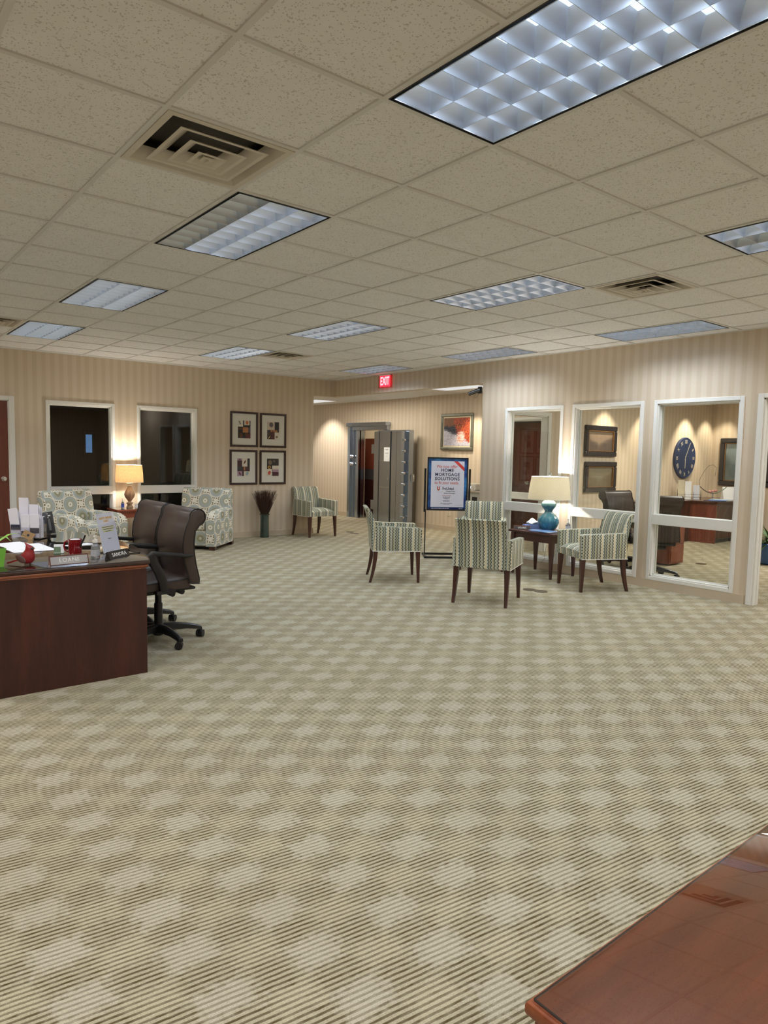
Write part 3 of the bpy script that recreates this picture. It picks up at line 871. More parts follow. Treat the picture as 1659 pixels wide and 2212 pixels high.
prints = [
 [('r',0,0,1,1,DK),('r',0,0,.4,.36,CR),('l',.14,.1,.05,.09,.5,GY),('l',.17,.2,.04,.07,-.6,GY),('r',.5,0,.92,.26,CR),('e',.72,.12,.12,.14,.2,OR),('r',.38,.38,.82,.68,TN),('r',.05,.42,.34,.52,BR),('r',.82,.4,1,.68,(84,70,84)),('e',.24,.84,.14,.17,0,BR),('r',.6,.72,1,1,RD),('r',.55,.7,.75,.85,BR)],
 [('r',0,0,1,1,DK),('r',0,0,.62,.47,(196,182,164)),('e',.33,.17,.17,.18,.3,(96,90,90)),('r',.28,.48,.86,.58,TN),('r',.28,.6,.62,1,(78,38,36)),('r',.62,.6,1,1,CR),('e',.8,.86,.10,.08,0,(110,108,92)),('r',0,.55,.26,.8,(70,60,52)),('l',.16,.9,.04,.14,-.7,(206,178,120)),('e',.46,.53,.04,.04,0,DK)],
 [('r',0,0,1,1,(70,44,46)),('r',0,0,.38,.11,PL),('e',.2,.05,.05,.05,0,RD),('r',.38,0,.8,.46,CR),('l',.6,.2,.06,.16,-.5,RD),('r',.8,0,1,.46,(56,56,58)),('r',0,.45,.38,.7,(60,62,60)),('r',.0,.72,.38,1,PL),('l',.2,.86,.06,.16,.6,RD),('r',.52,.72,1,1,CR),('l',.78,.85,.11,.16,-.5,(150,172,182)),('r',.5,.47,.62,.68,TN)],
 [('r',0,0,1,1,(52,48,48)),('e',.26,.22,.16,.18,.2,(120,104,80)),('e',.6,.14,.1,.1,0,(96,88,78)),('r',0,.38,.42,.6,(40,32,24)),('e',.2,.5,.13,.12,0,(206,164,88)),('e',.2,.5,.07,.06,0,(60,44,28)),('r',.44,.4,1,.62,CR),('r',0,.6,.44,1,CR),('k',.2,.82,.13,.18,-.4,(190,84,66)),('r',.48,.62,1,.78,PL),('r',.48,.78,1,1,(72,34,44))]]
LN = ['framed leaf print, upper left of the four, with a copper block in its middle', 'framed leaf print, upper right of the four, with one large grey leaf',
      'framed leaf print, lower left of the four, with a slim dark red leaf', 'framed leaf print, lower right of the four, with a small red oak leaf']
for k, (x, z) in enumerate(((4.485, 1.870), (5.050, 1.868), (4.475, 1.219), (5.047, 1.221))):
    framed('framed_leaf_print', LN[k], 'picture', .525, .60, .035, .10, prints[k], (x, YW, z), 0, 'four framed leaf prints', M_mahf)

# vase with twigs
t = thing('glass_vase', 'tall dark green glass vase standing on the carpet under the leaf prints', 'vase', (4.80, 8.50, 0))
M_vglass = plain('green_glass', (.05,.085,.07), .08, coat=.6, trans=.3)
MB().lathe([(.078,0),(.082,.01),(.080,.05),(.076,.3),(.078,.39),(.092,.402),(.092,.412),(.086,.412),(.074,.39),(.070,.3),(.072,.03),(.001,.03)], n=28, flute=6, fa=.03).build('vase_body', M_vglass, t, smooth=True)
tw = MB(); rnd = random.Random(3)
for k in range(260):
    a = rnd.uniform(0, 2*PI); rr = math.sqrt(rnd.random()); r0 = .055*rr; r1 = .235*rr+rnd.uniform(-.012,.012); h = rnd.uniform(.78, .85)-.03*rr
    p0 = Vector((r0*math.cos(a), r0*math.sin(a), .06)); p1 = Vector((r0*1.1*math.cos(a), r0*1.1*math.sin(a), .40)); p2 = Vector((r1*math.cos(a), r1*math.sin(a)*.7, h))
    mid = p1.lerp(p2, .5)+Vector((rnd.uniform(-.008,.008), rnd.uniform(-.008,.008), .01))
    p2.y = min(p2.y, .14); mid.y = min(mid.y, .14)
    tw.tube([p0, p1, mid, p2], [.0034, .0032, .0026, .0015], 5, cap=False)
o = tw.build('twig_bundle', plain('twig_brown', S(66,42,30), .7, var=.3, vs=40), fold=0); o.location = (4.80, 8.50, .0)
tag(o, 'bundle of thin brown twigs fanning out of the green glass vase', 'twigs', kind='stuff')

# exit sign on the header (faces -X)
t = thing('exit_sign', 'small lit red exit sign on the wall above the opening', 'sign', (XW-.001, 7.11, 2.72), R(-90))
MB().box(-.17, .17, -.035, 0, -.10, .11, b=.004).build('sign_plate', m_glass('sign_acrylic', (.9,.6,.6), 1.2, .03), t)
MB().box(-.13, .15, -.034, -.030, -.085, .10).build('red_panel', plain('exit_red', (.8,.05,.1), .4, emit=(1,.06,.13), es=1.1), t)
text('EXIT', .19, plain('exit_letter', (.95,.2,.3), .4, emit=(1,.42,.45), es=1.5), t, (.01, -.0365, .005), sx=.62, bold=.004)
MB().box(-.14, .14, -.05, 0, .10, .118, b=.003).build('sign_housing', M_white, t)
# camera on the opening edge
t = thing('security_camera', 'black security camera mounted at the top corner of the opening', 'camera', (XW-.002, 4.90, 2.45))
MB().box(-.03, 0, -.035, .035, -.05, .05, b=.008).build('mount', M_black, t)
MB().cyl((-.025, 0, 0), (-.12, .07, -.045), .030).cyl((-.11, .062, -.04), (-.15, .095, -.062), .024, .030).build('camera_body', M_black, t, smooth=True)
MB().tube([(-.02, 0, -.04), (-.035, .02, -.075), (-.05, .05, -.11), (-.075, .055, -.115), (-.085, .03, -.09), (-.07, .02, -.06)], .003, 6).build('cable', plain('grey_cable', S(120,112,96), .5), t, smooth=True)

# ------------------------------------------------------------------ vault
t = thing('vault_door', 'open polished steel vault door and frame at the far corridor wall', 'vault door', (8.53, 10.2, 0))
def V(mb, x0, x1, y0, y1, z0, z1, b=.004): return mb.box(x0-8.53, x1-8.53, y0-10.2, y1-10.2, z0, z1, b=b, seg=1)
mb = MB(); V(mb, 8.46, 8.529, 10.93, 11.07, 0, 2.11); V(mb, 8.40, 8.47, 10.985, 11.07, 0, 2.11); V(mb, 8.49, 8.64, 10.72, 10.93, 0, 2.11); V(mb, 8.45, 8.529, 10.72, 10.80, 0, 2.03)
mb.build('frame_jamb', M_steel, t, fold=0)
mb = MB(); V(mb, 8.44, 8.529, 9.66, 10.985, 2.03, 2.12); V(mb, 8.38, 8.529, 9.64, 11.12, 2.12, 2.20, .01); mb.build('frame_lintel', M_steel, t, fold=0)
mb = MB(); V(mb, 8.46, 8.529, 9.66, 9.80, 0, 2.03); mb.build('hinge_jamb', M_steel, t, fold=0)
for z in (1.245, 1.417):
    MB().lathe([(.045,0),(.045,.02),(.03,.03),(.028,.05),(.001,.055)], n=20, M=Matrix.Translation((8.46-8.53, 10.955-10.2, z)) @ Matrix.Rotation(-PI/2, 4, 'Y')).build('frame_bolt', M_chrome, t, smooth=True)
leaf = MB(); V(leaf, 8.03, 8.22, 8.66, 9.555, .05, 1.975, .004); V(leaf, 8.16, 8.29, 8.58, 9.62, .03, 2.0, .008)
# raised strips on the inner face
V(leaf, 8.012, 8.03, 9.40, 9.555, .06, 1.965, .003); V(leaf, 8.012, 8.03, 8.66, 8.80, .06, 1.965, .003); V(leaf, 8.02, 8.03, 9.02, 9.38, .06, 1.965, .003)
leaf.build('vault_leaf', M_steel, t, fold=0)
sm = MB(); 
for y in (9.392, 9.012, 8.806): V(sm, 8.014, 8.03, y-.004, y+.004, .06, 1.965, 0)
sm.build('panel_seam', plain('seam_dark', (.03,.03,.03), .5), t, fold=0)
for z in (.80, 1.36): 
    sm = MB(); V(sm, 8.017, 8.021, 9.03, 9.37, z-.004, z+.004, 0); sm.build('panel_edge', M_chrome, t)
for k in range(8):
    z = .20+k*.228
    MB().cyl((8.09-8.53, 8.66-10.2, z), (8.09-8.53, 8.625-10.2, z), .022, n=18).build('locking_bolt', M_chrome, t, smooth=True)
MB().tube([(8.25-8.53, 8.58-10.2, 1.10), (8.26-8.53, 8.53-10.2, 1.08), (8.26-8.53, 8.525-10.2, 1.02), (8.26-8.53, 8.53-10.2, .95), (8.25-8.53, 8.58-10.2, .93)], .012, 8).build('pull_handle', M_chrome, t, smooth=True)
MB().lathe([(.014,0),(.014,.02),(.001,.024)], n=14, M=Matrix.Translation((8.02-8.53, 9.06-10.2, .98)) @ Matrix.Rotation(-PI/2, 4, 'Y')).build('keyhole_knob', M_chrome, t, smooth=True)
mb = MB(); V(mb, 8.05, 8.47, 9.60, 9.70, .3, .5); V(mb, 8.05, 8.47, 9.60, 9.70, 1.5, 1.7); mb.build('hinge', M_steel, t, fold=0)
t = thing('paper_notice', 'white sheet of printed paper taped to the vault door', 'notice', (8.010, 9.115, 1.49), R(-90))
MB().box(-.095, .095, -.001, .0005, -.145, .145).build('sheet', M_paper, t)
text('SAFETY DEPOSIT\nVAULT', .017, M_ink, t, (0, -.0018, .10)); lines(M_ink, t, -.0018, [(0, .03, .06, .004), (0, .018, .045, .004), (0, -.04, .02, .004)])
# inside the vault: wooden gate cabinet
t = thing('vault_cabinet', 'reddish wooden cabinet with a grey middle band inside the open vault', 'cabinet', (9.0, 10.5, 0))
MB().box(0, .3, -.9, .88, 1.13, 1.86, b=.005).build('upper_door', plain('vault_wood_upper', S(140,72,54), .35, var=.15, vs=4), t)
MB().box(0, .3, -.9, .88, .88, 1.13, b=.005).build('middle_band', plain('vault_grey_band', S(90,90,94), .4, var=.1), t)
MB().box(0, .3, -.9, .88, .0, .88, b=.005).build('lower_door', plain('vault_wood_lower', S(76,38,36), .4, var=.15, vs=4), t)
MB().cyl((0, -.02, 1.0), (-.06, -.02, 1.0), .03).build('handle', M_black, t, smooth=True)

# painting on the corridor wall, outlet, grey cabinet
M_silverf = plain('silver_green_frame', S(128,130,118), .35, metal=.6, var=.35, vs=9)
t = thing('framed_painting', 'silver framed painting of red autumn trees on the corridor wall', 'painting', (8.449, 7.485, 1.955), R(-90))
f = MB(); w2, h2, q = .44, .355, .06
for (x0, x1, z0, z1) in ((-w2, w2, h2-q, h2), (-w2, w2, -h2, -h2+q), (-w2, -w2+q, -h2+q, h2-q), (w2-q, w2, -h2+q, h2-q)): f.box(x0, x1, -.04, 0, z0, z1, b=.012, seg=3)
f.build('frame', M_silverf, t, fold=0)
MB().box(-w2+q, w2-q, -.022, -.004, -h2+q, h2-q).build('liner', plain('cream_liner', S(232,220,190), .7), t)
def m_paint():
    m, tt, b = newmat('autumn_painting'); v, x, y, z = coords(tt, 'Generated')
    w = noise(tt, v, 3.2, 3, .6); n2 = noise(tt, v, 9, 4, .75, (1, 1, 2.2)); n3 = noise(tt, v, 22, 3, .7, (1.4, 1, .7))
    sky = mixc(tt, n2, S(96,92,40), S(150,70,60)); dark = mixc(tt, n3.smooth(.4,.6), S(14,16,36), S(58,66,84))
    red = mixc(tt, n3.smooth(.35,.62), S(92,28,34), S(206,92,44)); white = mixc(tt, n3.smooth(.45,.7), S(206,206,220), S(150,130,150))
    # after generated coordinates: x along the width, z up
    zz = z+(w-.5)*.30+(n3-.5)*.22; xx = x+(n2-.5)*.45
    c = mixc(tt, zz.smooth(.68, .76), dark, sky)
    c = mixc(tt, (xx+zz*.25).smooth(.58, .66), c, red)
    c = mixc(tt, ((x-.60)*(x-.60)*3+(zz-.72)*(zz-.72)*7).lt(.06), c, mixc(tt, n3.smooth(.4,.6), S(70,34,28), S(214,104,40)))
    c = mixc(tt, (zz+xx*.45).smooth(.62, .52), c, white)
    c = mixc(tt, (((x-.66)*(x-.66)+(zz-.30)*(zz-.30)*.8)*1.0+(n3-.5)*.05).smooth(.03, .018), c, mixc(tt, n2.smooth(.3,.7), S(236,232,228), S(206,120,90)))
    tt.links.new(c, b.inputs['Base Color']); b.inputs['Roughness'].default_value = .5; return m
MB().box(-w2+q+.025, w2-q-.025, -.026, -.0221, -h2+q+.025, h2-q-.025).build('canvas', m_paint(), t)
t = thing('wall_outlet', 'ivory wall outlet low on the corridor wall below the mortgage poster', 'outlet', (8.449, 7.66, .36), R(-90))
MB().box(-.036, .036, -.006, 0, -.058, .058, b=.002).build('cover_plate', M_cream, t)
for z in (.022, -.022): MB().box(-.016, .016, -.008, -.006, z-.014, z+.014, b=.002).build('socket', plain('socket', S(180,170,148), .5), t)
M_gry = plain('grey_enamel', S(172,168,156), .4, var=.04)
t = thing('water_cooler', 'grey metal cooler cabinet with a chrome tap, half hidden by the poster', 'cooler', (8.20, 6.72, 0))
MB().box(-.16, .2, -.26, .30, .02, .83, b=.01).build('cabinet', M_gry, t)
MB().box(-.18, .21, -.28, .32, .83, .86, b=.008).build('top', M_chrome, t)
MB().box(-.02, .2, -.02, .27, .86, .985, b=.02).build('upper_box', M_gry, t)
MB().box(-.165, -.158, .05, .2, .68, .75).build('slot', M_black, t); MB().box(-.165, -.158, -.2, -.08, .68, .75).build('slot', M_black, t)
MB().tube([(-.12, -.05, .86), (-.12, -.05, .92), (-.17, -.05, .93), (-.19, -.05, .88)], .012, 8).build('tap', M_chrome, t, smooth=True)
# ------------------------------------------------------------------ poster stand
ang = math.atan2(.56, .83)     # faces the room
t = thing('poster_stand', 'black metal floor stand holding the framed mortgage poster', 'sign stand', (5.97, 5.155, 0), 0)
ex = Vector((.80, -.60, 0)).normalized(); rzs = math.atan2(ex.y, ex.x); t.rotation_euler = (0, 0, rzs)
# local: X along poster width, -Y toward the viewer
hw = .315
for s_ in (-1, 1):
    MB().box(s_*(hw+.012)-.014, s_*(hw+.012)+.014, -.012, .018, .66, 1.30, b=.002).build('side_channel', M_blackm, t)
    MB().box(s_*(hw-.002)-.008, s_*(hw-.002)+.008, -.006, .010, .03, .70, b=.002).build('post', M_blackm, t)
for y in (-.19, .19):
    MB().box(-hw-.02, hw+.02, y-.015, y+.015, 0, .03, b=.002).build('base_bar', M_blackm, t)
MB().box(-hw-.01, -hw+.02, -.19, .19, .0, .03).box(hw-.02, hw+.01, -.19, .19, 0, .03).build('base_side', M_blackm, t, fold=0)
p = thing('framed_poster', 'blue bordered poster reading HOME MORTGAGE SOLUTIONS in a black frame', 'poster', (5.97, 5.155, 1.075), rzs)
hh = .39; pw = .300
f = MB()
for (x0, x1, z0, z1) in ((-pw, pw, hh-.018, hh), (-pw, pw, -hh, -hh+.018), (-pw, -pw+.018, -hh+.018, hh-.018), (pw-.018, pw, -hh+.018, hh-.018)): f.box(x0, x1, -.026, .010, z0, z1, b=.002)
f.build('frame', M_blackm, p, fold=0)
def m_posterblue():
    m, tt, b = newmat('poster_blue'); v, x, y, z = coords(tt)
    n = noise(tt, v, 5, 4, .6)
    tt.links.new(mixc(tt, n.smooth(.35, .7), S(16,52,120), S(60,140,206)), b.inputs['Base Color']); b.inputs['Roughness'].default_value = .35; return m
MB().box(-pw+.018, pw-.018, -.012, .008, -hh+.018, hh-.018).build('poster_sheet', m_posterblue(), p)
MB().box(-pw+.018, pw-.018, -.0128, -.0121, -hh+.018, -hh+.046).build('navy_strip', plain('navy_print', S(20,30,84), .4), p)
M_lav = plain('poster_white', S(226,226,240), .4); NAVY = plain('navy_ink', S(22,34,72), .5); REDI = plain('red_ink', S(206,60,52), .5)
MB().box(-.243, .243, -.0135, -.0129, -.338, .335).build('white_field', M_lav, p)
MB().prism([(.085, .335), (.145, .335), (.243, .245), (.243, .190)], -.0142, -.0136, 'y').build('red_ribbon', REDI, p)
Y = -.0148
text('We now offer', .062, REDI, p, (-.015, Y, .255), sx=.86, shear=.15)
for s_, z in (('HOME', .200), ('MORTGAGE', .138), ('SOLUTIONS', .076)):
    o = text(s_, .066, NAVY, p, (-.005, Y, z), sx=.95, bold=.0012, spacing=1.1)
text('to fit your needs.', .060, REDI, p, (-.010, Y, .018), sx=.86)
u = MB(); u.prism([(-.150,-.035),(-.150,-.075),(-.142,-.092),(-.130,-.097),(-.118,-.092),(-.110,-.075),(-.110,-.035),(-.122,-.035),(-.122,-.074),(-.130,-.080),(-.136,-.074),(-.136,-.035)], Y, Y+.0008, 'y')
u.build('logo_mark', plain('logo_red', S(196,72,50), .5), p)
text('FirstUnited', .058, NAVY, p, (.010, Y, -.065), sx=.78, spacing=.85)
text('Mortgage Group', .022, NAVY, p, (.045, Y, -.105), sx=.9)
MB().box(-.155, -.06, Y, Y+.0008, -.117, -.1155).build('rule', NAVY, p)
text('SPEND LIFE WISELY', .020, NAVY, p, (.035, Y, -.137))
text('Contact me today!', .017, REDI, p, (-.01, Y, -.170))
lines(NAVY, p, Y, [(-.01, -.192, .05, .007), (-.01, -.208, .05, .004), (-.01, -.218, .03, .004), (-.01, -.245, .045, .005), (-.01, -.257, .045, .005), (-.01, -.283, .085, .006), (-.01, -.297, .05, .003), (.17, -.308, .06, .002)])
lines(M_lav, p, Y, [(-.10, -.358, .13, .006), (.205, -.358, .03, .006)])

# ------------------------------------------------------------------ lamp table with blue gourd lamp
M_tabw = plain('espresso_wood', S(66,34,30), .28, var=.12, vs=5, coat=.3)
TZ = .565
t = thing('lamp_table', 'dark wooden rectangular table with tapered legs under the blue lamp', 'table', (5.98, 3.375, 0))
MB().box(-.275, .275, -.355, .355, TZ-.025, TZ, b=.006).build('table_top', M_tabw, t)
MB().box(-.235, .235, -.315, .315, TZ-.125, TZ-.025, b=.003).build('apron', M_tabw, t)
for sx in (-1, 1):
    for sy in (-1, 1):
        l = MB(); secs = []
        for z, w in ((TZ-.03, .027), (.40, .027), (.2, .019), (0, .012)):
            cx, cy = sx*.225, sy*.30
            secs.append([(cx-w, cy-w, z), (cx+w, cy-w, z), (cx+w, cy+w, z), (cx-w, cy+w, z)])
        l.loft(secs); l.build('leg', M_tabw, t)
def m_teal():
    m, tt, b = newmat('teal_glaze'); v, x, y, z = coords(tt)
    n = noise(tt, v, 18, 3, .6, (1, 1, .25)); zz = z+(n-.5)*.05
    c = ramp(tt, zz/.4, [(0, S(18,66,92)), (.30, S(28,112,140)), (.52, S(52,140,164)), (.62, S(24,92,120)), (.78, S(30,104,132)), (.87, S(140,196,206)), (.93, S(232,240,238)), (1, S(240,242,238))])  # near-white at the neck: bright highlight painted into the glaze
    c = mixc(tt, (n.gt(.60))*.35, c, S(120,190,206))
    tt.links.new(c, b.inputs['Base Color']); b.inputs['Roughness'].default_value = .15; b.inputs['Coat Weight'].default_value = .8; return m
l2 = thing('table_lamp', 'lit table lamp with a fluted teal double-gourd ceramic base and cream shade', 'lamp', (6.00, 3.33, TZ))
pf = [(.070,0),(.076,.006),(.098,.035),(.122,.075),(.132,.112),(.127,.148),(.104,.185),(.070,.215),(.050,.235),(.047,.255),(.062,.280),(.083,.305),(.093,.330),(.090,.352),(.070,.375),(.042,.392),(.026,.402),(.022,.412)]
MB().lathe(pf, n=72, flute=18, fa=.022).build('lamp_base', m_teal(), l2, smooth=60)
MB().cyl((0,0,.41), (0,0,.70), .004).build('lamp_stem', M_chrome, l2)
shade(l2, .405, .685, .265, .228, M_linen)
MB().ell((0,0,.715), (.02,.02,.022)).build('finial', m_glass('crystal', (.8,.88,.95), 2, .15), l2, smooth=True)
MB().ell((0,0,.56), (.03,.03,.045)).build('bulb', M_bulb, l2, smooth=True)
point((6.0, 3.33, TZ+.60), 42, (1, .91, .78))
def nameplate(label, txt, loc, rz, w, h, body, face, ink, tilt=.3, size=None):
    n = thing('name_plate', label, 'name plate', loc, rz)
    MB().prism([(-.018, 0), (.022, 0), (.010, h), (.004, h)], -w/2, w/2, 'x').build('block', body, n)
    a = math.atan2(.022, h)
    f = MB().box(-w/2+.006, w/2-.006, -.0008, .0005, .004, h-.004).build('face_plate', face, n); f.location = (0, -.0185, 0); f.rotation_euler = (-a, 0, 0)
    text(txt, size or h*.62, ink, f, (0, -.0015, h/2), spacing=1.1)
    return n
M_plw = plain('plate_wood', S(92,52,40), .35); M_plb = plain('plate_black', S(34,28,28), .35); M_plw2 = plain('plate_letter', S(230,230,230), .5)
nameplate('small brown LOANS name plate on the dark lamp table beside the tissue box', 'LOANS', (5.82, 3.60, TZ), R(-50), .21, .05, M_plw, M_plb, M_plw2)
t = thing('tissue_box', 'blue tissue box with a white tissue on the dark lamp table', 'tissue box', (6.02, 3.60, TZ), R(-35))
MB().box(-.115, .115, -.06, .06, 0, .055, b=.003).build('box', plain('tissue_box_print', S(96,116,170), .5, var=.3, vs=14), t)
c_ = MB(); rr = random.Random(5); secs = []
for k, (r, z) in enumerate(((.03,.055),(.075,.070),(.085,.085),(.055,.10),(.02,.128),(.004,.135))):
    secs.append([(r*(1+.22*math.sin(3*a+k))*math.cos(a)*1.0, r*.6*(1+.25*math.cos(4*a+k*2))*math.sin(a), z+.006*math.sin(5*a)) for a in [2*PI*i/20 for i in range(20)]])
c_.loft(secs); c_.build('tissue', plain('tissue', S(232,238,246), .9), t, smooth=60)
M_mag = [plain('magazine_blue', S(120,160,214), .3, var=.3, vs=9), plain('magazine_pale', S(200,214,230), .3, var=.2, vs=9), plain('magazine_navy', S(60,70,110), .3, var=.3, vs=9)]
for k, (dx, dy, a, m_, lb) in enumerate(((0, 0, 10, 2, 'dark covered magazine at the bottom of the stack on the lamp table'), (.01, -.01, 2, 1, 'pale magazine in the middle of the stack on the lamp table'), (-.005, .01, -8, 0, 'blue covered magazine on top of the stack on the lamp table'))):
    n = MB().box(-.105, .105, -.14, .14, 0, .006, b=.001).build('magazine', M_mag[m_]); n.location = (5.83+dx, 3.27+dy, TZ+.0065*k); n.rotation_euler = (0, 0, R(a)); tag(n, lb, 'magazine', 'magazines on the lamp table')
pump_bottle('sanitizer_bottle', 'hand sanitizer pump bottle on the lamp table right of the blue lamp', (6.14, 3.13, TZ), R(180), .165, .038, M_gel, M_lblw)
o = MB().tube([(6.20, 3.5, .35), (6.27, 3.58, .15), (6.30, 3.7, .03), (6.31, 4.0, .02)], .003, 6).build('power_cord', M_gry, smooth=True); tag(o, 'thin grey lamp cord running down behind the lamp table', 'cord')

# floor outlet covers
M_brz = plain('bronze_cover', S(92,80,62), .4, metal=.5)
for (x, y, lb) in ((6.60, 8.44, 'farther round floor outlet cover by the corridor opening'), (6.54, 8.20, 'nearer round floor outlet cover by the corridor opening'), (5.03, 2.80, 'left round floor outlet cover between the guest chairs'), (5.05, 2.66, 'right round floor outlet cover between the guest chairs'), (8.72, 2.68, 'round floor outlet cover on the office carpet behind the glass')):
    o = MB().lathe([(.075, 0), (.075, .004), (.066, .006), (.02, .006), (.001, .005)], n=32).build('floor_outlet', M_brz, smooth=True); o.location = (x, y, 0); tag(o, lb, 'outlet', 'round floor outlet covers')

# ------------------------------------------------------------------ bow-front desks
M_gedge = plain('glass_edge', S(62,60,62), .12, coat=.5)
def desk(label, loc, flip, topm):
    """local: X 0..0.9 across, bow at +X; Y 0..1.93 along; end panel at y=0"""
    t = thing('desk', label, 'desk', loc)
    L = 1.945; TZ_ = .757
    def outline(e):
        pts = [(-.02+e, flip*(0+e)), (.90-e, flip*(0+e))]
        K = 16
        for k in range(1, K):
            u = k/K; y = L*u
            x = .90+.160*math.sin(PI*min(1, u*1.0))**.8
            pts.append((x-e, flip*y))
        pts += [(.90-e, flip*(L-e)), (-.02+e, flip*(L-e))]
        return pts if flip > 0 else pts[::-1]
    for nm, e, z0, z1, m_, b_ in (('desk_top', -.0, TZ_-.020, TZ_, topm, .005), ('edge_molding', .010, TZ_-.040, TZ_-.022, M_trimw, .007), ('edge_molding', .022, TZ_-.052, TZ_-.042, M_trimw, .003)):
        MB().prism(outline(e), z0, z1, 'z', b=b_).build(nm, m_, t, smooth=30)
    g_ = MB().prism(outline(.008), TZ_+.0003, TZ_+.0065, 'z', b=.0015)
    for f_ in g_.bm.faces:
        f_.normal_update()
        if abs(f_.normal.z) < .8: f_.material_index = 1
    g_.build('glass_top', [M_tabglass, M_gedge], t, smooth=30)
    for y0, y1 in ((.022, .05), (L-.05, L-.022)):
        mb = MB(); mb.box(.0, .885, flip*y0, flip*y1, 0, TZ_-.05); mb.build('end_panel', M_panel, t)
    MB().box(.58, .61, flip*.05, flip*(L-.05), .02, TZ_-.05).build('modesty_panel', M_panel, t)
    for y0 in (.06, L-.50):
        ped = MB().box(.02, .57, flip*y0, flip*(y0+.44), .03, TZ_-.055).build('pedestal', M_panel, t)
        for k in range(3):
            MB().box(.0, .02, flip*(y0+.01), flip*(y0+.43), .05+k*.215, .25+k*.215, b=.004).build('drawer', M_panel, ped)
    return t
D1 = (-.36, 2.325, 0)
desk('mahogany reception desk with a bowed glass-covered top and many items, at left', D1, 1, m_wood('top_reflection_dark', S(46,27,22), S(76,45,35), .3, .2, 'y'))  # same wood as the other desk; dark grazing reflection put into the top colour
desk('cherry desk with a bowed glass-covered top in the lower right corner', (-.357, -1.608, 0), -1, M_top)
DZ = .7645

